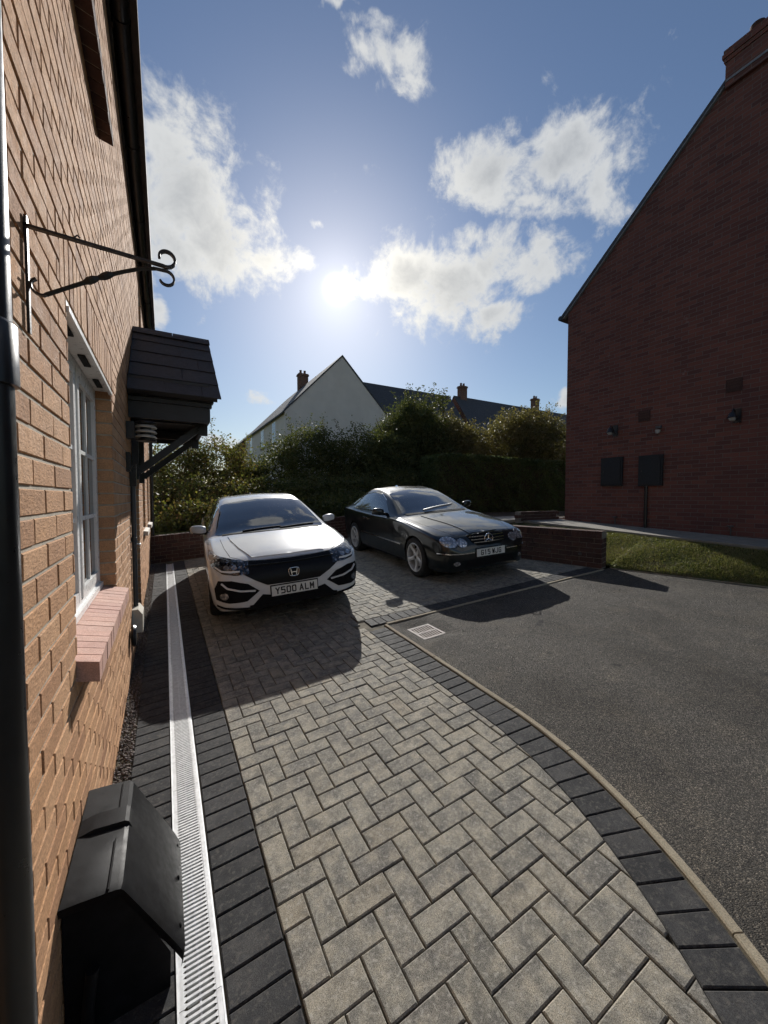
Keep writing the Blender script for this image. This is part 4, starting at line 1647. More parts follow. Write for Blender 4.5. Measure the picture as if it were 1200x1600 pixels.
mb = MB().tube([(RX - .06, YE + .18, ZE - .06), (RX + 9, YE + .18, ZE - .06)], .055, 12)
rpart(mb, "gutter", M_BLKP, angle=50)
mb = MB()
mb.box(RX - .062, RX + .62, 2.06, 3.04, 8.60, 9.02)
mb.box(RX - .08, RX + .64, 2.04, 3.06, 9.02, 9.085)
mb.box(RX - .10, RX + .66, 2.02, 3.08, 9.087, 9.15)
mb.box(RX - .085, RX + .645, 2.035, 3.065, 9.152, 9.22)
mb.add([(RX - .02, 2.05, 9.22), (RX + .63, 2.05, 9.22), (RX + .63, 3.05, 9.22), (RX - .02, 3.05, 9.22), (RX + .1, 2.3, 9.30), (RX + .5, 2.3, 9.30), (RX + .5, 2.8, 9.30), (RX + .1, 2.8, 9.30)],
       [(0, 1, 5, 4), (1, 2, 6, 5), (2, 3, 7, 6), (3, 0, 4, 7), (4, 5, 6, 7)])
ch = rpart(mb, "chimney", M_REDWALL)
M_LEAD = plain("lead_flashing", (0.16, 0.165, 0.175), 0.6, 0.0, var=0.2)
MB().box(RX - .072, RX - .0625, 2.07, 3.03, 8.695, 8.735).build("flashing", M_LEAD, ch)
mb = MB()
for a_, b_ in (((YE + .1, ZE - .09), (3.05, 8.66)), ((YN - .1, ZE - .09), (2.05, 8.66))):
    mb.obox((RX - .012, a_[0], a_[1]), (RX - .012, b_[0], b_[1]), .02, .09, (1, 0, 0))
rpart(mb, "verge", M_LEAD)
for k, yy in enumerate((2.4, 2.75)):
    MB().lathe([(.10, 9.25), (.085, 9.5), (.10, 9.52), (.10, 9.56), (.07, 9.57)], 16, (RX + .3, yy, 0)).build("chimney_pot", M_RED_F, ch, angle=40)
# vents and stub pipes on the gable
for (yy, zc, sz) in ((4.21, 3.285, .11), (2.80, 3.55, .11)):
    mb = MB().box(RX - .012, RX + .01, yy - sz, yy + sz, zc - sz, zc + sz)
    for k in range(4):
        mb.box(RX - .018, RX - .0121, yy - sz + .02, yy + sz - .02, zc - sz + .025 + k * .05, zc - sz + .05 + k * .05)
    rpart(mb, "vent", M_RED_F)
for yy in (4.73, 2.77):
    zb = path_z(yy)
    mb = MB().tube([(RX - .03, yy, zb), (RX - .035, yy, zb + .12), (RX - .035, yy + .02, zb + .16)], .011, 8)
    mb.box(RX - .06, RX - .002, yy - .03, yy + .05, zb + .155, zb + .18)
    rpart(mb, "stub_pipe", M_GREYP)
mb = MB().tube([(RX - .03, 4.13, path_z(4.1)), (RX - .03, 4.13, 1.87)], .028, 12)
rpart(mb, "service_pipe", M_BLKP, angle=50)
M_CAB = plain("dark_meter_door", (0.008, 0.010, 0.013), 0.7, var=0.15)
for (ya, yb, za, zb, lab) in ((4.60, 5.06, 1.885, 2.50, "dark flat meter cabinet on the red gable, the left one with no pipe"),
                              (3.84, 4.28, 1.865, 2.48, "dark flat meter cabinet on the red gable, above the vertical pipe")):
    mc = empty("meter_cabinet", (RX, (ya + yb) / 2, za))
    tag(mc, lab, "meter cabinet", "meter cabinets on the red gable")
    h, wv = zb - za, (yb - ya) / 2
    MB().box(-.045, -.001, -wv, wv, 0, h).build("case", M_CAB, mc)
    MB().box(-.058, -.0455, -wv + .035, wv - .035, .035, h - .035).build("door", M_CAB, mc)
    MB().box(-.064, -.0585, wv - .075, wv - .055, h / 2 - .02, h / 2 + .02).build("latch", M_BLKP, mc)
M_SHADE = plain("milky_glass", (0.33, 0.33, 0.32), 0.35)
for (yy, zc, lab) in ((4.78, 3.05, "small black wall lamp on the red gable above the left meter cabinet"), (2.74, 3.0, "small black wall lamp on the red gable nearest the right edge")):
    wl = empty("wall_lamp", (RX, yy, zc))
    tag(wl, lab, "wall lamp", "lamps on the red gable")
    MB().box(-.02, -.001, -.05, .05, -.1, .14).build("back_plate", M_BLKP, wl)
    MB().tube([(-.015, 0, -.06), (-.08, 0, .02), (-.14, 0, .10), (-.19, 0, .11), (-.21, 0, .06)], .012, 8).build("arm", M_BLKP, wl, angle=50)
    MB().lathe([(.02, .07), (.04, .05), (.075, -.03), (.07, -.035)], 16, (-.21, 0, 0)).build("shade", M_BLKP, wl, angle=40)
    MB().lathe([(.0, -.09), (.035, -.08), (.05, -.05), (.045, -.02), (.02, .0)], 14, (-.21, 0, 0)).build("bulb_glass", M_SHADE, wl, angle=60)
sn = empty("motion_sensor", (RX, 3.93, 2.93))
tag(sn, "small white motion sensor on the red gable between the two lamps", "sensor")
MB().box(-.05, -.001, -.05, .05, 0.06, .11).build("mount", M_GREYP, sn)
MB().lathe([(.0, -.045), (.035, -.035), (.045, 0), (.045, .03), (.0, .035)], 14, (-.06, 0, 0)).build("lens", M_SHADE, sn, angle=50)

# low brick planter at the corner of the red house
pl = empty("brick_planter", (7.85, 6.2, 1.06))
tag(pl, "low red brick planter edge beside the corner of the red house", "planter")
for k in range(3):
    for i in range(6):
        x0 = -.68 + i * .228 - (.11 if k % 2 else 0)
        MB().box(x0, x0 + .218, -.06, .045, 0.02 + k * .075, .087 + k * .075).build("brick", M_RED, pl)
MB().box(-.76, .60, -.055, .05, -.02, .235).build("mortar", M_MORT2, pl)

# ================================================================== houses beyond the hedge
M_RENDER = plain("cream_render", (0.60, 0.55, 0.50), 0.95, var=0.06, scale=1.2, bump=0.25, bscale=60, bdist=0.004)
M_FARBRICK = brick_tex_mat("far_house_brick", (0.20, 0.10, 0.07), (0.16, 0.08, 0.06), (0.2, 0.17, 0.14), 1.0, 0.3)


def pitched_house(name, label, x0, x1, y0, y1, zb, ze, zr, axis, wall_m, roof_m, chim, wins, over=.2):
    h = empty(name, ((x0 + x1) / 2, (y0 + y1) / 2, zb))
    tag(h, label, "house")
    off = (-(x0 + x1) / 2, -(y0 + y1) / 2, -zb)
    mb = MB()
    vs = [(x0, y0, zb), (x1, y0, zb), (x1, y1, zb), (x0, y1, zb), (x0, y0, ze), (x1, y0, ze), (x1, y1, ze), (x0, y1, ze)]
    fs = [(0, 1, 5, 4), (1, 2, 6, 5), (2, 3, 7, 6), (3, 0, 4, 7)]
    if axis == 'Y':
        xm = (x0 + x1) / 2
        vs += [(xm, y0, zr), (xm, y1, zr)]
        fs += [(4, 5, 8), (6, 7, 9)]
        sl = [((x0 - over, ze - over * (zr - ze) / (xm - x0)), (xm, zr)), ((x1 + over, ze - over * (zr - ze) / (xm - x0)), (xm, zr))]
    else:
        ym = (y0 + y1) / 2
        vs += [(x0, ym, zr), (x1, ym, zr)]
        fs += [(7, 4, 8), (5, 6, 9)]
        sl = [((y0 - over, ze - over * (zr - ze) / (ym - y0)), (ym, zr)), ((y1 + over, ze - over * (zr - ze) / (ym - y0)), (ym, zr))]
    mb.add(vs, fs)
    o = mb.build("wall", wall_m, h)
    o.location = off
    mb = MB()
    for (e, r_) in sl:
        if axis == 'Y':
            q8 = [(e[0], y0 - .06, e[1] + .02), (r_[0], y0 - .06, r_[1] + .02), (r_[0], y1 + .06, r_[1] + .02), (e[0], y1 + .06, e[1] + .02)]
        else:
            q8 = [(x0 - .06, e[0], e[1] + .02), (x0 - .06, r_[0], r_[1] + .02), (x1 + .06, r_[0], r_[1] + .02), (x1 + .06, e[0], e[1] + .02)]
        q8 += [(a_, b_, c_ + .12) for a_, b_, c_ in q8]
        mb.add(q8, [(0, 1, 2, 3), (4, 7, 6, 5), (0, 3, 7, 4), (0, 4, 5, 1), (2, 6, 7, 3)])
    ro = mb.build("roof", roof_m, h)
    ro.location = off
    for (cx, cy, zt) in chim:
        mb = MB().box(cx - .45, cx + .45, cy - .32, cy + .32, zr - 1.0, zt - .22)
        mb.box(cx - .52, cx + .52, cy - .39, cy + .39, zt - .22, zt - .1)
        mb.box(cx - .47, cx + .47, cy - .34, cy + .34, zt - .098, zt)
        mb.build("chimney", M_FARBRICK, ro)
        for dx in (-.2, .2):
            MB().lathe([(.13, zt), (.11, zt + .3), (.13, zt + .34)], 10, (cx + dx, cy, 0)).build("chimney_pot", M_FARBRICK, ro)
    for (face, u, zc, wv, hv) in wins:
        wn = empty("window", (0, 0, 0), parent=h)
        if face == 'x0':
            p = (x0, u, zc)
            bx = lambda m_, a_, b_, c_, d_, e_, f_: m_.box(x0 - b_, x0 - a_, u + c_, u + d_, zc + e_, zc + f_)
        else:
            bx = lambda m_, a_, b_, c_, d_, e_, f_: m_.box(u + c_, u + d_, y0 - b_, y0 - a_, zc + e_, zc + f_)
        wn.location = off
        m1 = MB()
        bx(m1, -.02, .03, -wv / 2, wv / 2, -hv / 2, hv / 2)
        m1.build("frame", M_UPVC, wn)
        for sgn in (-1, 1):
            m2 = MB()
            bx(m2, .0301, .036, min(sgn * .03, sgn * (wv / 2 - .06)), max(sgn * .03, sgn * (wv / 2 - .06)), -hv / 2 + .06, hv / 2 - .06)
            m2.build("pane", M_GLASS, wn)
        m3 = MB()
        bx(m3, -.01, .10, -wv / 2 - .08, wv / 2 + .08, -hv / 2 - .1, -hv / 2)
        m3.build("sill", M_ROOF, wn)
    return h


pitched_house("rendered_house", "cream rendered house with steep gable and slate roof behind the bushes", 7.42, 16.2, 27.0, 42.0, 0.7, 7.66, 12.19, 'Y', M_RENDER, M_ROOF,
              [(11.81, 36.5, 13.5)], [('x0', 30.0, 6.6, 1.08, 1.55), ('x0', 34.0, 6.6, 1.08, 1.55), ('x0', 38.9, 6.6, 1.08, 1.55), ('x0', 36.5, 3.35, 1.2, 1.6)])
pitched_house("brick_end_house", "brown brick house end just beyond the cream rendered house", 7.0, 16.8, 42.3, 54.0, 0.7, 7.2, 11.7, 'Y', M_FARBRICK, M_ROOF, [], [('x0', 44.5, 3.4, 1.2, 1.6)])
pitched_house("slate_roof_house", "long house with dark slate roof seen over the garden trees", 16.4, 27.8, 30.0, 38.0, 0.7, 7.5, 12.76, 'X', M_FARBRICK, M_ROOF, [], [])
pitched_house("chimney_house", "house with slate roof and two brick chimneys behind the trees", 28.5, 50.4, 30.0, 38.0, 0.7, 7.6, 12.93, 'X', M_FARBRICK, M_ROOF,
              [(29.7, 34.0, 14.25), (42.0, 34.0, 14.4)], [])

# ================================================================== shrubs, trees and the clipped hedge
M_BARK = plain("bark", (0.06, 0.045, 0.032), 0.95, var=0.3, scale=8, bump=0.8, bscale=50, bdist=0.01)
GREENS = [(0.052, 0.065, 0.026), (0.082, 0.092, 0.037), (0.116, 0.12, 0.047), (0.07, 0.078, 0.032), (0.162, 0.146, 0.065), (0.093, 0.099, 0.039)]
RUSSET = [(0.08, 0.096, 0.032), (0.145, 0.142, 0.049), (0.16, 0.094, 0.052), (0.102, 0.116, 0.038), (0.217, 0.196, 0.065), (0.131, 0.072, 0.043)]
OLIVE = [(0.104, 0.093, 0.041), (0.165, 0.139, 0.062), (0.22, 0.168, 0.089), (0.124, 0.108, 0.049), (0.228, 0.162, 0.104)]
M_LEAFG = leaf_mat("green_leaves", GREENS, 0.42)
M_LEAFR = leaf_mat("russet_leaves", RUSSET, 0.45)
M_LEAFO = leaf_mat("olive_leaves", OLIVE, 0.45)
M_LEAFH = leaf_mat("hedge_leaves", [(0.075, 0.10, 0.048), (0.105, 0.13, 0.058), (0.15, 0.17, 0.075), (0.09, 0.115, 0.052)], 0.4)


def leaf_cloud(P_, size, nrm=None):
    """a folded leaf (two triangles) at each point"""
    n = len(P_)
    a_ = RNG.normal(size=(n, 3))
    if nrm is not None:
        a_ = a_ * 0.6
        a_ += nrm * 0.0
    a_ /= np.linalg.norm(a_, axis=1, keepdims=True)
    b_ = RNG.normal(size=(n, 3))
    b_ -= a_ * np.sum(a_ * b_, 1, keepdims=True)
    b_ /= np.linalg.norm(b_, axis=1, keepdims=True)
    c_ = np.cross(a_, b_)
    s = (size * (0.6 + 0.8 * RNG.random(n)))[:, None]
    V = np.empty((n, 4, 3))
    V[:, 0] = P_ - a_ * s
    V[:, 1] = P_ + b_ * s * 0.72 + c_ * s * 0.18
    V[:, 2] = P_ + a_ * s
    V[:, 3] = P_ - b_ * s * 0.72 + c_ * s * 0.18
    F = np.arange(n * 4).reshape(-1, 4)
    return V.reshape(-1, 3), F


def crown_points(blobs, n, clump=0.2, shell=0.55):
    """points gathered in clumps spread through ellipsoids (cx, cy, cz, rx, ry, rz)"""
    vol = np.array([b[3] * b[4] * b[5] for b in blobs]) ** 0.75
    vol /= vol.sum()
    out = []
    per = 55
    ncl = n // per
    idx = RNG.choice(len(blobs), ncl, p=vol)
    for k in range(ncl):
        b = blobs[idx[k]]
        d = RNG.normal(size=3)
        d /= np.linalg.norm(d)
        r_ = (shell + (1 - shell) * RNG.random()) ** 0.8 * (0.86 + 0.26 * RNG.random())
        c = np.array(b[:3]) + d * r_ * np.array(b[3:])
        sc = clump * (0.5 + RNG.random())
        out.append(c + RNG.normal(size=(per, 3)) * sc * np.array([1, 1, 0.75]))
    return np.concatenate(out)


def plant(name, label, cat, base, blobs, n, mat, leaf=0.045, clump=0.2, shell=0.5, trunk=0.05, stems=5, sprigs=0, group=None, sprig_r=None, zmin=None):
    root = empty(name, base)
    tag(root, label, cat, group)
    P_ = crown_points(blobs, n, clump, shell)
    if zmin is not None:
        P_ = P_[P_[:, 2] > zmin]
    sp = MB()
    tw = []
    top = max(blobs, key=lambda b: b[2] + b[5])
    for k in range(sprigs):
        b = sprig_r if sprig_r else top
        ang = RNG.random() * 2 * PI
        rr = RNG.random() ** .5
        s0 = Vector((b[0] + math.cos(ang) * rr * b[3] * .8, b[1] + math.sin(ang) * rr * b[4] * .8, b[2] + b[5] * math.sqrt(max(0, 1 - rr * rr * .64)) * .8))
        ln = 0.5 + 0.7 * RNG.random()
        dv = Vector((math.cos(ang) * .55 * rr + RNG.normal() * .25, math.sin(ang) * .5 * rr + RNG.normal() * .2, 1)).normalized()
        pts = [s0]
        for q_ in range(5):
            dv = (dv + Vector((RNG.normal() * .12, RNG.normal() * .12, -.04))).normalized()
            pts.append(pts[-1] + dv * ln / 5)
        sp.tube(pts, [.012, .010, .008, .006, .004, .002], 5)
        for q_ in range(1, 6):
            m = int(8 + 5 * RNG.random())
            tw.append(np.array(pts[q_]) + RNG.normal(size=(m, 3)) * 0.06)
    if tw:
        P_ = np.concatenate([P_] + tw)
    V, F = leaf_cloud(P_, leaf)
    V = V - np.array(base)
    link("crown", np_mesh("crown", V, F), mat, root)
    # stems
    tr = MB()
    cen = np.mean(np.array([b[:3] for b in blobs]), axis=0)
    for k in range(stems):
        b = blobs[k % len(blobs)]
        p0 = Vector((base[0] + RNG.normal() * trunk * 1.5, base[1] + RNG.normal() * trunk * 1.5, base[2] - .05))
        p3 = Vector((b[0] + RNG.normal() * b[3] * .4, b[1] + RNG.normal() * b[4] * .4, b[2] + b[5] * .45))
        p1 = p0.lerp(p3, .35) + Vector((RNG.normal() * .08, RNG.normal() * .08, .1))
        p2 = p0.lerp(p3, .7) + Vector((RNG.normal() * .12, RNG.normal() * .12, .05))
        tr.tube([p0, p1, p2, p3], [trunk, trunk * .75, trunk * .45, trunk * .15], 7)
        for q_ in range(3):
            e = p2 + Vector((RNG.normal() * b[3] * .5, RNG.normal() * b[4] * .5, abs(RNG.normal()) * b[5] * .5))
            tr.tube([p1.lerp(p2, RNG.random()), p2.lerp(e, .5), e], [trunk * .4, trunk * .25, trunk * .08], 5)
    if sprigs:
        tr.v += sp.v and [] or []
        b0 = len(tr.v)
        tr.v.extend(sp.v)
        tr.f.extend([tuple(b0 + i for i in f) for f in sp.f])
    tr.v = [(v[0] - base[0], v[1] - base[1], v[2] - base[2]) for v in tr.v]
    tr.build("trunk" if cat == "tree" else "stems", M_BARK, root, smooth=True)
    return root


def far(blobs, k):
    """the same plant k times farther off"""
    return [(b[0] * k, b[1] * k, CAM_H + (b[2] - CAM_H) * k, b[3] * k, b[4] * k, b[5] * k) for b in blobs]


# tall shrubs and trees, with low growth in front of them behind the wall
plant("shrub", "dense green and russet shrub between the house end and the cream house", "shrub", (1.2, 15.6, .75),
      far([(0.3, 11.6, 1.9, 1.2, .9, 1.2), (1.3, 11.7, 2.0, 1.15, .9, 1.25), (-.6, 11.8, 1.75, 1.1, .8, 1.2), (1.95, 11.8, 1.75, .75, .8, .95)], 1.34)
      + [(-.4, 11.4, .95, 1.2, .8, .55), (1.1, 11.5, .98, 1.3, .8, .55), (.4, 13.2, 1.3, 1.8, .9, .9), (2.0, 13.2, 1.3, 1.3, .9, .9)], 70000, M_LEAFR, .038, .2, .6, .04, 8, 10)
plant("shrub", "dark green shrub with lighter top behind the white car", "shrub", (5.1, 16.1, .85),
      far([(2.95, 11.5, 2.0, .95, .9, 1.25), (3.9, 11.5, 2.45, 1.05, .95, 1.4), (4.7, 11.3, 2.2, 1.0, .9, 1.35)], 1.4)
      + [(2.6, 11.5, 1.0, 1.2, .8, .55), (3.9, 11.6, 1.05, 1.3, .8, .55), (3.6, 13.4, 1.4, 1.6, .9, 1.0), (5.2, 13.4, 1.4, 1.5, .9, 1.0)], 66000, M_LEAFG, .038, .2, .6, .04, 8, 5)
plant("shrub", "dark tall shrub right of the cream gable behind the black car", "shrub", (8.3, 15.7, .95),
      far([(5.5, 11.2, 2.4, 1.1, .95, 1.5), (6.4, 11.0, 2.3, 1.05, .9, 1.5), (6.0, 11.0, 1.8, 1.2, .8, 1.1)], 1.4)
      + [(5.4, 11.6, 1.1, 1.3, .8, .6), (6.6, 11.8, 1.15, 1.2, .8, .6), (6.8, 13.5, 1.5, 1.6, .9, 1.1), (8.3, 13.3, 1.6, 1.4, .9, 1.1)], 66000, M_LEAFG, .038, .2, .6, .04, 8, 3)
plant("garden_tree", "tallest garden tree with loose sprigs rising above its crown", "tree", (11.4, 16.5, 1.0),
      far([(7.3, 11.0, 3.5, 1.05, 1.0, 1.3), (7.95, 10.9, 2.9, 1.1, 1.0, 1.4), (6.8, 11.2, 3.0, .95, .9, 1.35), (7.4, 11.0, 4.15, .8, .75, .75), (8.0, 10.8, 3.7, .7, .7, .8)], 1.5), 66000, M_LEAFG, .042, .22, .55, .09, 8, 30, sprig_r=(11.7, 16.5, 5.4, 1.6, 1.0, 1.3))
plant("garden_tree", "olive leaved garden tree between the tall tree and the chimney house", "tree", (13.6, 16.2, 1.0),
      far([(10.2, 12.6, 3.6, 1.2, 1.1, 1.35), (11.0, 12.4, 3.4, 1.1, 1.0, 1.2), (9.6, 12.8, 3.1, 1.1, 1.0, 1.3)], 1.3), 54000, M_LEAFO, .042, .22, .55, .09, 6, 10)
plant("garden_tree", "olive leaved garden tree above the hedge beside the red house", "tree", (16.8, 14.5, 1.0),
      far([(12.3, 11.2, 3.75, 1.1, 1.1, 1.3), (13.2, 10.9, 3.85, 1.2, 1.1, 1.35), (14.1, 10.6, 3.6, 1.2, 1.0, 1.3)], 1.3), 54000, M_LEAFO, .042, .22, .55, .09, 6, 18)

# clipped hedge: flat faces, rounded shoulder
hx0, hx1, hy0, hy1, hz0, hz1 = 9.2, 18.5, 12.0, 13.1, 0.95, 3.40
hedge = empty("clipped_hedge", ((hx0 + hx1) / 2, hy0, hz0))
tag(hedge, "clipped dark green hedge with a flat sunlit top behind the black car", "hedge")
n = 70000
P_ = np.empty((n, 3))
side = RNG.random(n)
fr = side < .55
tp = (side >= .55) & (side < .85)
en = side >= .85
P_[:, 0] = hx0 + (hx1 - hx0) * RNG.random(n)
P_[:, 1] = hy0 + np.abs(RNG.normal(size=n)) * .10
P_[:, 2] = hz0 + (hz1 - hz0) * RNG.random(n)
P_[tp, 2] = hz1 - np.abs(RNG.normal(size=tp.sum())) * .07
P_[tp, 1] = hy0 + (hy1 - hy0) * RNG.random(tp.sum())
P_[en, 0] = hx0 + np.abs(RNG.normal(size=en.sum())) * .10
P_[en, 1] = hy0 + (hy1 - hy0) * RNG.random(en.sum())
wob = 0.05 * np.sin(P_[:, 0] * 2.7) + 0.04 * np.sin(P_[:, 0] * 6.1 + P_[:, 2] * 4) + .03 * np.sin(P_[:, 2] * 7 + P_[:, 0] * 3)
P_[:, 1] += np.where(fr, wob, 0)
P_[:, 2] += np.where(tp, wob * .6, 0)
# shoulder drops at the left end
drop = np.clip((hx0 + .9 - P_[:, 0]) / .9, 0, 1) ** 2 * .22
P_[:, 2] -= drop * (P_[:, 2] - hz0) / (hz1 - hz0)
V, F = leaf_cloud(P_, .030)
link("foliage", np_mesh("foliage", V - np.array(hedge.location), F), M_LEAFH, hedge)
MB().box(hx0 + .16 - hedge.location.x, hx1 - hedge.location.x, .17, .85, 0, hz1 - hz0 - .30).build("twigs", M_BARK, hedge)

# ================================================================== the two parked cars
def pchip(xs, ys):
    xs, ys = np.array(xs, float), np.array(ys, float)
    h = np.diff(xs)
    d = np.diff(ys) / h
    m = np.zeros_like(ys)
    for i in range(1, len(xs) - 1):
        if d[i - 1] * d[i] > 0:
            w1, w2 = 2 * h[i] + h[i - 1], h[i] + 2 * h[i - 1]
            m[i] = (w1 + w2) / (w1 / d[i - 1] + w2 / d[i])
    m[0], m[-1] = d[0], d[-1]

    def f(x):
        i = int(np.clip(np.searchsorted(xs, x) - 1, 0, len(h) - 1))
        t = (x - xs[i]) / h[i]
        h00, h10, h01, h11 = 2 * t ** 3 - 3 * t ** 2 + 1, t ** 3 - 2 * t ** 2 + t, -2 * t ** 3 + 3 * t ** 2, t ** 3 - t ** 2
        return h00 * ys[i] + h10 * h[i] * m[i] + h01 * ys[i + 1] + h11 * h[i] * m[i + 1]
    return f


def prof(d):
    return pchip(*zip(*d))


def catmull(pts, sub):
    out = []
    n = len(pts)
    P_ = [np.array(p, float) for p in pts]
    for i in range(n - 1):
        p0 = P_[i - 1] if i > 0 else np.array([-P_[1][0], P_[1][1]])
        p1, p2 = P_[i], P_[i + 1]
        p3 = P_[i + 2] if i + 2 < n else np.array([-P_[n - 2][0], P_[n - 2][1]])
        for k in range(sub):
            t = k / sub
            out.append(0.5 * ((2 * p1) + (-p0 + p2) * t + (2 * p0 - 5 * p1 + 4 * p2 - p3) * t * t + (-p0 + 3 * p1 - 3 * p2 + p3) * t ** 3))
    out.append(P_[-1])
    return out


def paint_mat(name, col, flake=0.0, rough=0.35):
    m, t, b = principled(name, rough, 0.0, 0.12, 1.0)
    tc_ = t.node('ShaderNodeTexCoord').outputs['Object']
    dirt = t.maprange(t.noise(tc_, 5, 6, 0.6), 0.45, 0.75, 0, 0.05)
    t.put(b.inputs['Base Color'], t.mix(dirt, col, (0.25, 0.23, 0.2)))
    t.put(b.inputs['Coat Roughness'], t.maprange(t.noise(tc_, 7, 5), 0.4, 0.8, 0.008, 0.025))
    return m


M_WHITE = paint_mat("white_car_paint", (0.62, 0.63, 0.64))
M_DARKP = paint_mat("dark_green_black_car_paint", (0.006, 0.009, 0.010), rough=0.3)
M_CGLASS = glass_mat("car_glass", (0.010, 0.012, 0.014), 0.015, 1.0)
M_TRIM = plain("black_car_trim", (0.007, 0.007, 0.008), 0.4, spec=0.2, var=0.2, scale=30)
M_TRIMR = plain("rough_black_trim", (0.006, 0.006, 0.007), 0.75, spec=0.15, var=0.2, scale=30)
M_CHROME = plain("chrome", (0.75, 0.76, 0.78), 0.12, 1.0, var=0.03)
M_ALLOY = plain("silver_alloy", (0.58, 0.59, 0.60), 0.35, 0.45, var=0.08)
M_TYRE = plain("tyre_rubber", (0.014, 0.014, 0.014), 0.82, var=0.3, scale=30, bump=0.3, bscale=120)
M_PLATE = plain("number_plate_white", (0.70, 0.70, 0.66), 0.4, var=0.05)
M_INK = plain("number_plate_black", (0.008, 0.008, 0.008), 0.5)
M_LINER = plain("wheel_arch_liner", (0.006, 0.006, 0.006), 0.95)


def lamp_mat(name, base, spots):
    """clear lens over a bright reflector with facets"""
    m, t, b = principled(name, 0.12, 0.0, 0.6, 1.0)
    tc_ = t.node('ShaderNodeTexCoord').outputs['Object']
    v = t.voronoi(tc_, 28.0)
    c = t.ramp(v, [(0.0, tuple(x * 1.6 for x in spots)), (0.35, spots), (0.6, base)])
    c = t.mix(t.maprange(t.noise(tc_, 18, 3), 0.4, 0.6), c, base)
    t.put(b.inputs['Base Color'], c)
    t.put(b.inputs['Metallic'], 0.6)
    t.put(b.inputs['Normal'], t.bump(v, 0.5, 0.01))
    return m


M_LAMPD = lamp_mat("smoked_headlight", (0.03, 0.03, 0.033), (0.30, 0.30, 0.31))
M_LAMPC = lamp_mat("clear_headlight", (0.30, 0.31, 0.33), (0.75, 0.76, 0.78))


# strokes of the plate lettering on a unit cell
GLYPHS = {
    'Y': [[(0, 1), (.5, .5), (.5, 0)], [(1, 1), (.5, .5)]],
    '5': [[(1, 1), (0, 1), (0, .56), (.82, .56), (1, .44), (1, .13), (.84, 0), (0, 0)]],
    '0': [[(.16, 0), (.84, 0), (1, .12), (1, .88), (.84, 1), (.16, 1), (0, .88), (0, .12), (.16, 0)]],
    'A': [[(0, 0), (.5, 1), (1, 0)], [(.2, .30), (.8, .30)]],
    'L': [[(.08, 1), (.08, 0), (1, 0)]],
    'M': [[(0, 0), (0, 1), (.5, .38), (1, 1), (1, 0)]],
    'G': [[(1, .86), (.84, 1), (.16, 1), (0, .88), (0, .12), (.16, 0), (.84, 0), (1, .12), (1, .48), (.56, .48)]],
    '1': [[(.5, 0), (.5, 1), (.30, .86)]],
    'W': [[(0, 1), (.2, 0), (.5, .72), (.8, 0), (1, 1)]],
    'J': [[(1, 1), (1, .14), (.82, 0), (.18, 0), (0, .14), (0, .30)]],
}


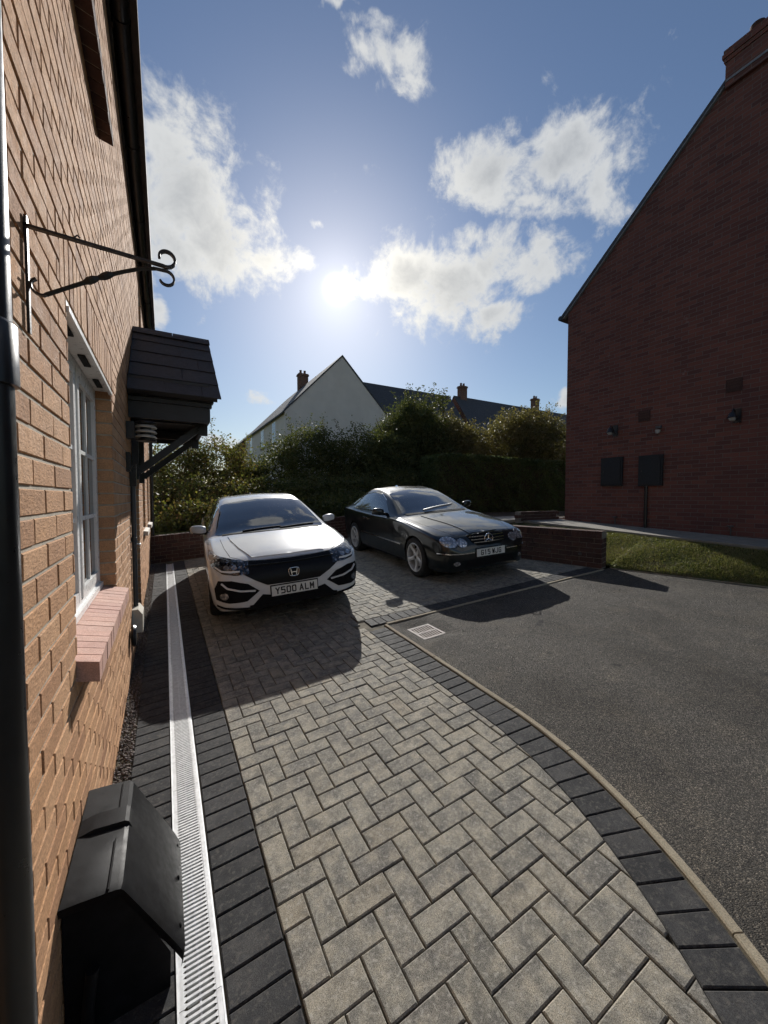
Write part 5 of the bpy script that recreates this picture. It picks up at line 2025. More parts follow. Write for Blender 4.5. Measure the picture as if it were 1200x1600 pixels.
class Car:
    def __init__(self, name, label, spec, paint, loc, yaw):
        self.s = spec
        L = spec['L']
        self.root = empty(name, (0, 0, 0))
        tag(self.root, label, "car")
        self.root.rotation_mode = 'QUATERNION'
        self.root.location = (loc[0], loc[1], gz(*loc) + .001)
        self.root.rotation_quaternion = QP @ Matrix.Rotation(yaw, 3, 'Z').to_quaternion()
        zt, W, zb, zs, wt, cr = (prof(spec[k]) for k in ('zt', 'W', 'zb', 'zs', 'wt', 'cr'))
        ys = sorted(set(list(np.round(np.concatenate([np.linspace(0, .3, 26), np.linspace(.3, L - .25, 170), np.linspace(L - .25, L, 16)]), 4))))
        rings = []
        for y in ys:
            W_, zb_, zs_, zt_, wt_, c_ = W(y), zb(y), zs(y), zt(y), wt(y), cr(y)
            c6 = (W_ * .955, zs_)
            c8 = (wt_, zt_ - c_)
            gl = min(1.0, max(0.0, (zt_ - c_ - zs_) / .3))
            pts = [(0, zb_), (W_ * .80, zb_), (W_ * .945, zb_ + .045), (W_ * .985, zb_ + .05 + .25 * (zs_ - zb_)), (W_, zb_ + .66 * (zs_ - zb_)), (W_ * .99, zs_ - .035 - .02 * gl),
                   c6, ((c6[0] + c8[0]) / 2 + .012 + .02 * gl, (c6[1] + c8[1]) / 2 + .004), c8, (wt_ * .60, zt_ - c_ * .32), (0, zt_)]
            rings.append(catmull(pts, 5))
        nr = len(rings[0])
        vs, fs = [], []
        for y, r_ in zip(ys, rings):
            for x, z in r_:
                vs.append([x, y, z])
            for x, z in reversed(r_[1:-1]):
                vs.append([-x, y, z])
        m = 2 * nr - 2
        for j in range(len(ys) - 1):
            for k in range(m):
                k2 = (k + 1) % m
                fs.append((j * m + k, j * m + k2, (j + 1) * m + k2, (j + 1) * m + k))
        # caps front and back
        for j, rev in ((0, False), (len(ys) - 1, True)):
            for k in range(nr - 1):
                a_, b_ = k, k + 1
                c_, d_ = (m - k - 1) % m if k + 1 < nr - 1 else nr - 1, (m - k) % m
                quad = [j * m + i for i in (a_, d_, c_, b_)]
                quad = list(dict.fromkeys(quad))
                if len(quad) >= 3:
                    fs.append(tuple(quad if not rev else reversed(quad)))
        full = MB()
        full.v, full.f = [tuple(v) for v in vs], fs
        self.bvh = BVHTree.FromPolygons([Vector(v) for v in vs], fs)
        # wheel arches
        V = np.array(vs)
        Ra = spec['arch']
        dead = set()
        for wy in spec['axles']:
            wz = spec['wr'] + .004
            near = (np.abs(V[:, 0]) > .55 * spec['Wmax'])
            dist_ = np.hypot(V[:, 1] - wy, V[:, 2] - wz)
            for fi, f in enumerate(fs):
                if all(near[i] for i in f):
                    c = V[list(f)].mean(0)
                    if math.hypot(c[1] - wy, c[2] - wz) < Ra:
                        dead.add(fi)
            edge = set()
            for fi in dead:
                edge.update(fs[fi])
            live = set()
            for fi, f in enumerate(fs):
                if fi not in dead:
                    live.update(f)
            for i in edge & live:
                d = math.hypot(V[i][1] - wy, V[i][2] - wz)
                if abs(d - Ra) < .05 and near[i]:
                    V[i][1] = wy + (V[i][1] - wy) / d * Ra
                    V[i][2] = wz + (V[i][2] - wz) / d * Ra
        body = MB()
        body.v = [tuple(v) for v in V]
        body.f = [f for fi, f in enumerate(fs) if fi not in dead]
        self.body = body.build("body", paint, self.root, angle=38)
        # liners and wheels
        for wy in spec['axles']:
            for sgn in (-1, 1):
                wx_ = spec['track'] / 2 * sgn
                lin = MB()
                n = 20
                x0, x1 = sgn * .50, sgn * (spec['Wmax'] * .975)
                vs2 = []
                for k in range(n + 1):
                    t = -0.25 + (PI + .5) * k / n
                    for x in (x0, x1):
                        vs2.append((x, wy + math.cos(t) * Ra, spec['wr'] + .004 + math.sin(t) * Ra))
                lin.add(vs2, [(2 * k, 2 * k + 1, 2 * k + 3, 2 * k + 2) for k in range(n)])
                lin.add([vs2[2 * k] for k in range(n + 1)], [tuple(range(n + 1))])
                lin.build("wheel_arch", M_LINER, self.root, smooth=True)
                self.wheel(wx_, wy, sgn)
        # underside
        MB().box(-.6, .6, .5, L - .4, .14, .2).build("underbody", M_LINER, self.root)

    def wheel(self, x, y, sgn):
        s = self.s
        r_ = s['wr']
        w_ = empty("wheel", (x, y, r_), parent=self.root)
        tw = s['tyre_w'] / 2
        rr = s['rim_r']
        prof_t = [(rr, -tw * .95), (r_ - .035, -tw), (r_ - .008, -tw * .86), (r_, -tw * .6), (r_, tw * .6), (r_ - .008, tw * .86), (r_ - .035, tw), (rr, tw * .95)]
        MB().lathe(prof_t, 40, (0, 0, 0), 'X', cap=False).build("tyre", M_TYRE, w_, angle=35)
        rim = MB()
        o = sgn * tw
        rim.lathe([(rr + .004, o * .93), (rr - .004, o * 1.0), (rr - .02, o * .96), (rr - .026, o * .6), (rr - .03, -o * .7)], 40, (0, 0, 0), 'X', cap=False)
        rim.lathe([(0.001, o * .80), (.03, o * .80), (.034, o * .76), (.075, o * .70), (.075, o * .3)], 24, (0, 0, 0), 'X', cap=False)
        ns = s['spokes']
        for k in range(ns):
            t = 2 * PI * (k + s.get('ph', 0)) / ns + PI / 2
            c, sn_ = math.cos(t), math.sin(t)
            vs = []
            for (rad, hw, dx) in ((.05, .040, .70), (.12, .030, .68), (rr - .07, .026, .82), (rr - .012, .040, .90)):
                for (sg, dd) in ((-1, 0), (-.55, .07), (.55, .07), (1, 0)):
                    p = (rad * c - sg * hw * sn_, rad * sn_ + sg * hw * c)
                    vs.append((o * (dx + dd), p[0], p[1]))
            fs = []
            for i in range(3):
                for j in range(3):
                    fs.append((i * 4 + j, i * 4 + j + 1, i * 4 + 5 + j, i * 4 + 4 + j))
            rim.add(vs, fs)
            rim.add([(v[0] - o * .25, v[1], v[2]) if i % 4 in (0, 3) else v for i, v in enumerate(vs)], [(i * 4 + a_, i * 4 + 4 + a_, i * 4 + 4 + a_, i * 4 + a_) for i in range(0)])
            for j in (0, 3):
                q_ = [vs[i * 4 + j] for i in range(4)]
                lowq = [(p[0] - o * .3, p[1], p[2]) for p in q_]
                rim.add(q_ + lowq, [(i, i + 1, 5 + i, 4 + i) for i in range(3)])
        rim.build("rim", M_ALLOY, w_, angle=35)
        for k in range(5):
            t = 2 * PI * k / 5 + .6
            rim2 = None
        MB().lathe([(0.0, o * .805), (.027, o * .803), (.03, o * .79)], 18, (0, 0, 0), 'X').build("hub_cap", M_TRIM, w_, angle=40)
        MB().lathe([(.06, o * .25), (.15, o * .25), (.15, o * .15), (.06, o * .15)], 28, (0, 0, 0), 'X', cap=False).build("brake_disc", M_GALV, w_, angle=40)
        MB().lathe([(.02, o * .1), (rr - .02, o * .08)], 28, (0, 0, 0), 'X', cap=False).build("wheel_back", M_LINER, w_)

    # ---- pieces laid on the body: an outline is carried onto the shell and given an edge
    def patch(self, name, poly, mat, view='front', side=1, off=0.004, step=0.035, parent=None, depth=0.012, smooth=True, mirror=False):
        if mirror:
            a_ = self.patch(name, poly, mat, view, side, off, step, parent, depth, smooth)
            b_ = self.patch(name, [(-p[0], p[1]) for p in poly] if view in ('front', 'top') else poly, mat, view, -side, off, step, parent, depth, smooth)
            return a_, b_
        bm = bmesh.new()
        vv = [bm.verts.new((p[0], p[1], 0)) for p in poly]
        bm.faces.new(vv)
        xs = [p[0] for p in poly]
        ys = [p[1] for p in poly]
        for ax, lo, hi in ((0, min(xs), max(xs)), (1, min(ys), max(ys))):
            n = max(1, int((hi - lo) / step))
            for k in range(1, n):
                c = lo + (hi - lo) * k / n
                co = (c, 0, 0) if ax == 0 else (0, c, 0)
                no = (1, 0, 0) if ax == 0 else (0, 1, 0)
                bmesh.ops.bisect_plane(bm, geom=bm.verts[:] + bm.edges[:] + bm.faces[:], plane_co=co, plane_no=no)
        bad = []
        low = {}
        for v in bm.verts:
            a_, b_ = v.co.x, v.co.y
            if view == 'front':
                o, d = Vector((a_, -2, b_)), Vector((0, 1, 0))
            elif view == 'rear':
                o, d = Vector((a_, 8, b_)), Vector((0, -1, 0))
            elif view == 'side':
                o, d = Vector((3 * side, a_, b_)), Vector((-side, 0, 0))
            else:
                o, d = Vector((a_, b_, 4)), Vector((0, 0, -1))
            h, n, i, dist_ = self.bvh.ray_cast(o, d)
            if h is None:
                bad.append(v)
                continue
            if n.dot(d) > 0:
                n = -n
            n = (n * .6 - d * .4).normalized()
            low[v] = h - n * depth
            v.co = h + n * off
        if bad:
            bmesh.ops.delete(bm, geom=bad, context='VERTS')
        edges = [e for e in bm.edges if len(e.link_faces) == 1]
        made = {}
        for e in edges:
            f0 = e.link_faces[0]
            for v in e.verts:
                if v not in made:
                    made[v] = bm.verts.new(low[v])
        for e in edges:
            a_, b_ = e.verts
            try:
                bm.faces.new((b_, a_, made[a_], made[b_]))
            except ValueError:
                pass
        bmesh.ops.recalc_face_normals(bm, faces=bm.faces[:])
        me = bpy.data.meshes.new(name)
        bm.to_mesh(me)
        bm.free()
        if smooth:
            me.polygons.foreach_set("use_smooth", [True] * len(me.polygons))
            me.set_sharp_from_angle(angle=R(40))
        # make sure that the face looks outwards
        return link(name, me, mat, parent or self.root)

    def at(self, view, a_, b_, side=1):
        o, d = {'front': (Vector((a_, -2, b_)), Vector((0, 1, 0))), 'side': (Vector((3 * side, a_, b_)), Vector((-side, 0, 0))), 'top': (Vector((a_, b_, 4)), Vector((0, 0, -1)))}[view]
        return self.bvh.ray_cast(o, d)[0]

    def strip(self, name, pts, wid, mat, view, side=1, off=0.004, depth=.004, mirror=False, parent=None):
        """thin line along points of the given view"""
        sides = (side, -side) if mirror else (side,)
        for sd_ in sides:
            pp = [((-p[0] if (mirror and sd_ != side and view != 'side') else p[0]), p[1]) for p in pts]
            dense = []
            for p, q_ in zip(pp[:-1], pp[1:]):
                n = max(1, int(math.hypot(q_[0] - p[0], q_[1] - p[1]) / .03))
                dense += [(p[0] + (q_[0] - p[0]) * k / n, p[1] + (q_[1] - p[1]) * k / n) for k in range(n)]
            dense.append(pp[-1])
            mb = MB()
            ln = []
            for p in dense:
                h = self.at(view, p[0], p[1], sd_)
                if h is not None:
                    ln.append(h)
            if len(ln) < 2:
                continue
            up = {'front': Vector((0, -1, 0)), 'side': Vector((sd_, 0, 0)), 'top': Vector((0, 0, 1))}[view]
            vs = []
            for i, p in enumerate(ln):
                d = (ln[min(i + 1, len(ln) - 1)] - ln[max(0, i - 1)]).normalized()
                s_ = d.cross(up).normalized() * wid / 2
                for a_, b_ in ((-1, -depth), (-1, off), (1, off), (1, -depth)):
                    vs.append(p + s_ * a_ + up * b_)
            n = len(ln)
            fs = [(i * 4 + k, i * 4 + k + 1, i * 4 + 5 + k, i * 4 + 4 + k) for i in range(n - 1) for k in range(3)]
            mb.add(vs, fs)
            mb.build(name, mat, parent or self.root, smooth=False)

    def plate(self, text, z, y_off=-.012, tilt=0.0):
        h = self.at('front', 0.0, z)
        pl = MB().box(-.26, .26, -.006, .004, -.0555, .0555).build("number_plate", M_PLATE, self.root)
        pl.location = (0, h.y + y_off, z)
        pl.rotation_euler = (tilt, 0, 0)
        sr = MB().box(-.272, .272, .0045, .02, -.067, .067)
        sr.build("plate_surround", M_TRIMR, pl)
        mb = MB()
        cw, gap, big, hgt, st = .050, .0115, .034, .079, .0135
        tot = sum(cw if ch != ' ' else 0 for ch in text) + gap * (len(text) - 3) + big
        x = -tot / 2
        for n, ch in enumerate(text):
            if ch == ' ':
                x += big - gap
                continue
            for line in GLYPHS[ch]:
                pts = [(x + st / 2 + (cw - st) * a_, (b_ - .5) * (hgt - st)) for a_, b_ in line]
                for (p, q_) in zip(pts[:-1], pts[1:]):
                    d = Vector((q_[0] - p[0], q_[1] - p[1])).normalized() * st * .42
                    mb.obox((p[0] - d.x, -.0072, p[1] - d.y), (q_[0] + d.x, -.0072, q_[1] + d.y), st, .0016, (0, 1, 0))
            x += cw + gap
        me = mb.mesh("registration")
        t = link("registration", me, M_INK, pl)
        return pl

    def mirror_pair(self, y, z, x, mat_top, mat_low, size=(.23, .12, .14)):
        for sgn in (-1, 1):
            e = empty("wing_mirror", (x * sgn, y, z), parent=self.root)
            w_, d_, h_ = size
            prof_ = []
            mb = MB()
            secs = []
            n = 12
            for k, (t, sc) in enumerate(((0.0, .62), (.08, .86), (.3, 1.0), (.6, .98), (.85, .84), (.97, .52), (1.0, .2))):
                ring = []
                for q_ in range(n):
                    a_ = 2 * PI * q_ / n
                    cy, cz = math.cos(a_), math.sin(a_)
                    yy = (abs(cy) ** .7) * math.copysign(1, cy) * d_ / 2 * sc
                    zz_ = (abs(cz) ** .75) * math.copysign(1, cz) * h_ / 2 * sc
                    ring.append((sgn * t * w_, yy + .03 * t * t, zz_ + .02 * t))
                secs.append(ring)
            top, lowm = MB(), MB()
            vs = [p for r_ in secs for p in r_]
            ft, fl = [], []
            for k in range(len(secs) - 1):
                for q_ in range(n):
                    f = (k * n + q_, k * n + (q_ + 1) % n, (k + 1) * n + (q_ + 1) % n, (k + 1) * n + q_)
                    zc = sum(vs[i][2] for i in f) / 4
                    (ft if zc > -.018 else fl).append(f)
            ft.append(tuple((len(secs) - 1) * n + q_ for q_ in range(n)))
            top.add(vs, ft)
            lowm.add(vs, fl)
            top.build("mirror_cap", mat_top, e, smooth=True)
            lowm.build("mirror_base", mat_low, e, smooth=True)
            MB().tube([(-sgn * .09, .0, -.055), (sgn * .05, 0, -.03)], [.03, .026], 8).build("mirror_arm", M_TRIM, e, smooth=True)
            MB().box(min(sgn * .04, sgn * .2), max(sgn * .04, sgn * .2), d_ / 2 - .01, d_ / 2 + .004, -h_ * .3, h_ * .38).build("mirror_glass", M_CGLASS, e)


def oval(cx, cz, rx, rz, n=26, tilt=0.0):
    out = []
    for k in range(n):
        t = 2 * PI * k / n
        x, z = rx * math.cos(t), rz * math.sin(t)
        out.append((cx + x * math.cos(tilt) - z * math.sin(tilt), cz + x * math.sin(tilt) + z * math.cos(tilt)))
    return out


# ---------------------------------------------------------------- white hatchback
HON = dict(L=4.50, Wmax=.90, wr=.325, rim_r=.225, tyre_w=.23, track=1.55, axles=(.88, 3.58), arch=.352, spokes=10, ph=.5,
           zt=[(0, .60), (.03, .665), (.10, .745), (.20, .795), (.35, .835), (.6, .885), (.9, .935), (1.15, .975), (1.5, 1.125), (1.85, 1.275), (2.12, 1.37), (2.45, 1.425), (2.8, 1.436), (3.2, 1.42), (3.6, 1.365), (3.95, 1.26), (4.2, 1.15), (4.36, 1.05), (4.46, .92), (4.50, .74)],
           W=[(0, .60), (.04, .71), (.10, .785), (.22, .845), (.42, .88), (.8, .895), (1.5, .90), (3.2, .90), (3.9, .885), (4.3, .83), (4.44, .74), (4.50, .60)],
           zb=[(0, .275), (.1, .235), (.4, .19), (4.0, .19), (4.35, .26), (4.5, .36)],
           zs=[(0, .555), (.04, .61), (.10, .665), (.25, .735), (.55, .80), (.9, .86), (1.2, .905), (1.6, .93), (2.5, .955), (3.3, .985), (3.9, 1.0), (4.25, .98), (4.44, .86), (4.5, .70)],
           wt=[(0, .50), (.1, .64), (.3, .725), (.6, .755), (.9, .765), (1.12, .75), (1.5, .70), (1.85, .645), (2.15, .605), (2.6, .585), (3.2, .575), (3.7, .565), (4.1, .59), (4.3, .65), (4.42, .64), (4.5, .52)],
           cr=[(0, .02), (.3, .03), (1.0, .035), (1.3, .05), (2.0, .055), (2.6, .05), (3.5, .05), (4.2, .05), (4.5, .03)])
hon = Car("parked_car", "white hatchback facing the camera nearest the house, plate Y500 ALM", HON, M_WHITE, (1.305, 4.30), R(-3.8))
# glass
hon.patch("windscreen", [(-.742, 1.25), (-.70, 1.19), (-.35, 1.13), (0, 1.11), (.35, 1.13), (.70, 1.19), (.742, 1.25), (.675, 1.65), (.605, 2.05), (.3, 2.10), (0, 2.115), (-.3, 2.10), (-.605, 2.05), (-.675, 1.65)], M_CGLASS, 'top', off=.003, step=.06)
for sd_ in (1, -1):
    hon.patch("side_window", [(1.42, .972), (2.55, .992), (2.56, 1.365), (2.3, 1.35), (2.02, 1.27), (1.72, 1.12)], M_CGLASS, 'side', sd_, off=.003, step=.06)
    hon.patch("side_window", [(2.63, .998), (3.30, 1.03), (3.72, 1.09), (3.45, 1.25), (3.1, 1.35), (2.64, 1.366)], M_CGLASS, 'side', sd_, off=.003, step=.06)
    hon.strip("door_seam", [(1.42, .30), (1.40, .90)], .007, M_TRIMR, 'side', sd_, .001)
    hon.strip("door_seam", [(2.58, .30), (2.60, .96)], .007, M_TRIMR, 'side', sd_, .001)
    hon.strip("sill_trim", [(1.28, .215), (3.2, .22)], .05, M_TRIMR, 'side', sd_, .004)
    for yy in (2.40, 3.30):
        h = hon.at('side', yy, .86, sd_)
        MB().obox((h.x + sd_ * .016, yy - .09, .86), (h.x + sd_ * .016, yy + .09, .865), .022, .028).build("door_handle", M_WHITE, hon.root)
hon.patch("rear_window", [(-.52, 3.62), (.52, 3.62), (.55, 4.12), (-.55, 4.12)], M_CGLASS, 'top', off=.003, step=.06)
# front
hon.patch("grille", [(-.54, .765), (-.30, .752), (0, .748), (.30, .752), (.54, .765), (.535, .640), (.42, .565), (.30, .495), (0, .488), (-.30, .495), (-.42, .565), (-.535, .640)], M_TRIM, 'front', off=.006, step=.05)
hon.strip("grille_bar", [(-.50, .722), (0, .708), (.50, .722)], .014, M_TRIM, 'front', 1, .018)
for sgn in (-1, 1):
    hl = hon.patch("headlight", [(sgn * a_, b_) for a_, b_ in ((.48, .638), (.47, .758), (.62, .785), (.74, .808), (.835, .835), (.855, .80), (.835, .725), (.74, .662), (.62, .640))], M_LAMPD, 'front', off=.008, step=.03)
    hon.patch("running_light", [(sgn * a_, b_) for a_, b_ in ((.56, .668), (.57, .682), (.74, .695), (.80, .73), (.812, .725), (.755, .682), (.66, .667))], M_UPVC, 'front', off=.012, step=.03)
    hon.patch("lamp_projector", oval(sgn * .70, .72, .028, .022, 16), M_LAMPC, 'front', off=.012, step=.03)
    hon.patch("lamp_projector", oval(sgn * .62, .712, .028, .022, 16), M_LAMPC, 'front', off=.012, step=.03)
    hon.patch("fog_recess", [(sgn * a_, b_) for a_, b_ in ((.385, .445), (.50, .54), (.66, .59), (.79, .595), (.83, .50), (.82, .375), (.70, .345), (.52, .35))], M_TRIMR, 'front', off=.005, step=.03)
    hon.strip("fog_blade", [(sgn * .43, .455), (sgn * .58, .475), (sgn * .71, .515), (sgn * .765, .57)], .018, M_WHITE, 'front', 1, .022, .0)
    fl = hon.patch("fog_light", oval(sgn * .74, .425, .040, .038, 18), M_LAMPC, 'front', off=.012, step=.02)
    hon.strip("front_lip", [(sgn * .46, .268), (sgn * .60, .275), (sgn * .74, .288), (sgn * .82, .305)], .02, M_TRIMR, 'front', 1, .02)
    h = hon.at('front', sgn * .80, .60)
hon.patch("lower_intake", [(-.50, .25), (.50, .25), (.455, .305), (.355, .40), (.27, .38), (-.27, .38), (-.355, .40), (-.455, .305)], M_TRIMR, 'front', off=.005, step=.04)
hon.patch('bonnet_panel', [(-.42, .19), (0, .165), (.42, .19), (.52, .5), (.585, .85), (.60, 1.07), (.3, 1.04), (0, 1.03), (-.3, 1.04), (-.60, 1.07), (-.585, .85), (-.52, .5)], M_WHITE, 'top', off=.009, step=.06)
hon.strip("bonnet_seam", [(-.64, .30), (-.5, .16), (-.3, .125), (0, .115), (.3, .125), (.5, .16), (.64, .30), (.68, .6), (.70, 1.0)], .006, M_TRIMR, 'top', 1, .0012)
hon.strip("bonnet_seam", [(-.64, .30), (-.68, .6), (-.70, 1.0)], .006, M_TRIMR, 'top', 1, .0012)
hon.strip('front_lip', [(-.50, .272), (0, .283), (.50, .272)], .05, M_TRIMR, 'front', 1, .012)
hon.plate("Y500 ALM", .415)
# badge: a rounded square ring with an H
h = hon.at('front', 0, .605)
bd = empty("badge", (0, h.y - .022, .605), parent=hon.root)
ring = []
for k in range(24):
    t = 2 * PI * k / 24
    c, s_ = math.cos(t), math.sin(t)
    k4 = (abs(c) ** 4 + abs(s_) ** 4) ** -.25
    ring.append((c * k4 * .057 * (1 + .10 * s_), 0, s_ * k4 * .047))
MB().tube(ring + [ring[0]], .0052, 8, False).build("badge_ring", M_CHROME, bd, smooth=True)
mb = MB()
for sgn in (-1, 1):
    mb.obox((sgn * .025, 0, -.036), (sgn * .036, 0, .036), .010, .015, (0, 1, 0))
mb.box(-.026, .026, -.004, .004, -.008, .004)
mb.build("badge_letter", M_CHROME, bd)
hon.mirror_pair(1.56, 1.0, .845, M_WHITE, M_TRIM, (.20, .12, .13))
hon.patch("cowl_panel", [(-.66, 1.16), (-.3, 1.095), (0, 1.075), (.3, 1.095), (.66, 1.16), (.66, 1.205), (.33, 1.14), (0, 1.12), (-.33, 1.14), (-.66, 1.205)], M_TRIMR, 'top', off=.006, step=.06)
hon.strip("wiper", [(-.40, 1.185), (.12, 1.205)], .016, M_TRIMR, 'top', 1, .018)
hon.strip("wiper", [(.10, 1.16), (.60, 1.26)], .016, M_TRIMR, 'top', 1, .018)
h = hon.at('top', 0, 3.4)
MB().add([(-.016, 3.34, h.z), (.016, 3.34, h.z), (.012, 3.50, h.z - .01), (-.012, 3.50, h.z - .01), (0, 3.46, h.z + .055), (0, 3.49, h.z + .05)], [(0, 1, 4), (1, 2, 5, 4), (3, 0, 4, 5), (2, 3, 5)]).build("roof_aerial", M_WHITE, hon.root)
for sgn in (-1, 1):
    hon.patch("tail_light", [(sgn * a_, b_) for a_, b_ in ((.50, .86), (.80, .90), (.80, 1.02), (.60, 1.0))], M_PINK, 'rear', off=.006, step=.04)

# ---------------------------------------------------------------- black coupe
MER = dict(L=4.64, Wmax=.87, wr=.318, rim_r=.232, tyre_w=.225, track=1.51, axles=(.80, 3.515), arch=.345, spokes=5, ph=.5,
           zt=[(0, .50), (.03, .575), (.08, .655), (.16, .715), (.35, .775), (.65, .835), (1.0, .885), (1.32, .93), (1.42, .955), (1.75, 1.10), (2.05, 1.235), (2.3, 1.32), (2.5, 1.365), (2.8, 1.398), (3.1, 1.395), (3.4, 1.345), (3.7, 1.25), (4.0, 1.13), (4.18, 1.055), (4.28, 1.02), (4.45, .99), (4.57, .92), (4.64, .72)],
           W=[(0, .52), (.04, .64), (.10, .725), (.2, .785), (.4, .835), (.8, .865), (1.5, .87), (3.4, .87), (4.0, .85), (4.4, .785), (4.57, .70), (4.64, .56)],
           zb=[(0, .215), (.1, .175), (.5, .16), (4.2, .18), (4.5, .26), (4.64, .34)],
           zs=[(0, .455), (.04, .525), (.1, .595), (.22, .665), (.5, .735), (.9, .805), (1.3, .865), (1.8, .895), (2.6, .915), (3.4, .94), (4.0, .95), (4.35, .94), (4.57, .84), (4.64, .66)],
           wt=[(0, .40), (.1, .56), (.3, .665), (.7, .725), (1.1, .735), (1.38, .705), (1.7, .66), (2.0, .62), (2.3, .585), (2.6, .565), (3.0, .555), (3.4, .55), (3.8, .545), (4.1, .565), (4.3, .62), (4.5, .61), (4.64, .46)],
           cr=[(0, .025), (.3, .035), (1.2, .04), (1.5, .05), (2.2, .055), (2.8, .05), (3.6, .055), (4.2, .04), (4.64, .03)])
mer = Car("parked_car", "black coupe parked by the hedge with twin oval headlights, plate G15 WJG", MER, M_DARKP, (4.255, 4.19), R(-5.0))
mer.patch("windscreen", [(-.665, 1.50), (-.33, 1.425), (0, 1.40), (.33, 1.425), (.665, 1.50), (.61, 1.85), (.545, 2.27), (.3, 2.33), (0, 2.345), (-.3, 2.33), (-.545, 2.27), (-.61, 1.85)], M_CGLASS, 'top', off=.003, step=.06)
for sd_ in (1, -1):
    win_poly = [(1.80, .945), (3.52, .985), (3.72, 1.035), (3.50, 1.165), (3.15, 1.265), (2.78, 1.305), (2.45, 1.275), (2.15, 1.165)]
    mer.patch("side_window", win_poly, M_CGLASS, 'side', sd_, off=.003, step=.06)
    mer.strip("window_trim", [(1.80, .94), (3.55, .978)], .014, M_CHROME, 'side', sd_, .008)
    mer.strip("window_trim", [(3.72, 1.035), (3.50, 1.168), (3.15, 1.27), (2.78, 1.31), (2.45, 1.28), (2.15, 1.17)], .010, M_CHROME, 'side', sd_, .008)
    mer.strip("door_seam", [(1.55, .30), (1.52, .85)], .006, M_TRIMR, 'side', sd_, .001)
    mer.strip("door_seam", [(2.95, .30), (3.0, .90)], .006, M_TRIMR, 'side', sd_, .001)
    mer.strip("side_moulding", [(1.25, .475), (3.05, .50)], .022, M_CHROME, 'side', sd_, .012)
    mer.strip("sill_trim", [(1.25, .205), (3.1, .21)], .03, M_TRIMR, 'side', sd_, .006)
    h = mer.at('side', 2.75, .80, sd_)
    MB().obox((h.x + sd_ * .018, 2.65, .80), (h.x + sd_ * .018, 2.86, .808), .022, .030).build("door_handle", M_CHROME, mer.root)
mer.patch("rear_window", [(-.50, 3.42), (.50, 3.42), (.53, 4.02), (-.53, 4.02)], M_CGLASS, 'top', off=.003, step=.06)
gr = mer.patch("grille", [(-.34, .685), (-.2, .70), (0, .705), (.2, .70), (.34, .685), (.30, .60), (.22, .545), (0, .535), (-.22, .545), (-.30, .60)], M_TRIMR, 'front', off=.006, step=.04)
for (zc, hw) in ((.665, .325), (.625, .305), (.585, .275)):
    mer.strip("grille_bar", [(-hw, zc + .006), (0, zc), (hw, zc + .006)], .011, M_CHROME, 'front', 1, .016)
mer.strip("grille_surround", [(-.34, .69), (-.2, .706), (0, .711), (.2, .706), (.34, .69)], .010, M_CHROME, 'front', 1, .016)
h = mer.at('front', 0, .625)
bd = empty("badge", (0, h.y - .026, .625), parent=mer.root)
ring = [(math.cos(2 * PI * k / 28) * .078, 0, math.sin(2 * PI * k / 28) * .078) for k in range(29)]
MB().tube(ring, .0065, 8, False).build("badge_ring", M_CHROME, bd, smooth=True)
for k in range(3):
    t = PI / 2 + 2 * PI * k / 3
    c, s_ = math.cos(t), math.sin(t)
    MB().add([(-s_ * .012, .003, c * .012), (s_ * .012, .003, -c * .012), (c * .076, .0, s_ * .076), (0, -.006, 0)], [(0, 2, 3), (3, 2, 1), (0, 1, 2)]).build("badge_point", M_CHROME, bd)
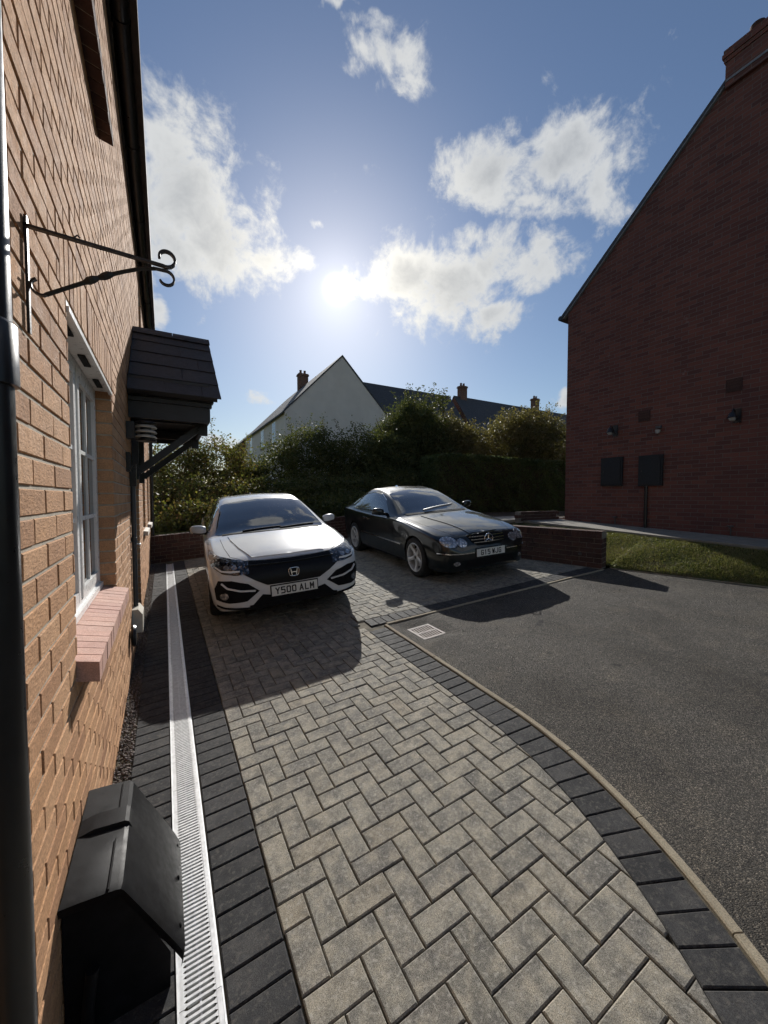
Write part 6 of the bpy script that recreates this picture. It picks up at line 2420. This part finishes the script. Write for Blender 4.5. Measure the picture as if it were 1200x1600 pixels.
for sgn in (-1, 1):
    mer.patch("headlight", oval(sgn * .655, .625, .112, .072, 28, sgn * .10), M_LAMPC, 'front', off=.010, step=.025)
    mer.patch("headlight", oval(sgn * .475, .602, .078, .060, 26, sgn * .08), M_LAMPC, 'front', off=.014, step=.025)
    mer.patch("fog_light", oval(sgn * .59, .315, .046, .032, 20), M_LAMPC, 'front', off=.008, step=.02)
    mer.strip("bumper_strip", [(sgn * .30, .452), (sgn * .55, .455), (sgn * .70, .46), (sgn * .80, .465)], .014, M_CHROME, 'front', 1, .012)
    mer.strip("bonnet_seam", [(sgn * .36, .09), (sgn * .52, .2), (sgn * .64, .5), (sgn * .69, .9), (sgn * .70, 1.3)], .006, M_TRIMR, 'top', 1, .0012)
    mer.patch("tail_light", [(sgn * a_, b_) for a_, b_ in ((.42, .80), (.70, .80), (.70, .93), (.48, .93))], M_PINK, 'rear', off=.006, step=.04)
mer.patch("lower_intake", [(-.46, .25), (.46, .25), (.40, .355), (-.40, .355)], M_TRIMR, 'front', off=.005, step=.04)
mer.patch("bonnet_panel", [(-.27, .17), (0, .155), (.27, .17), (.34, .6), (.41, 1.0), (.44, 1.27), (.2, 1.245), (0, 1.24), (-.2, 1.245), (-.44, 1.27), (-.41, 1.0), (-.34, .6)], M_DARKP, "top", off=.008, step=.06)
mer.plate("G15 WJG", .44)
mer.mirror_pair(1.86, .985, .885, M_DARKP, M_DARKP, (.21, .11, .13))
mer.patch("cowl_panel", [(-.62, 1.43), (-.3, 1.37), (0, 1.35), (.3, 1.37), (.62, 1.43), (.63, 1.50), (.31, 1.44), (0, 1.415), (-.31, 1.44), (-.63, 1.50)], M_TRIMR, 'top', off=.006, step=.06)
mer.strip("wiper", [(-.25, 1.50), (.35, 1.62), (.48, 1.66)], .02, M_GALV, 'top', 1, .022)
h = mer.at('front', 0, .72)
MB().lathe([(.0, -.004), (.02, -.002), (.02, .002), (.0, .004)], 14, (0, .16, .722), 'Z').build("bonnet_emblem", M_CHROME, mer.root)
h = mer.at('top', 0, 3.0)
MB().add([(-.014, 2.96, h.z), (.014, 2.96, h.z), (.01, 3.08, h.z), (-.01, 3.08, h.z), (0, 3.05, h.z + .03)], [(0, 1, 4), (1, 2, 4), (2, 3, 4), (3, 0, 4)]).build("roof_aerial", M_CHROME, mer.root)
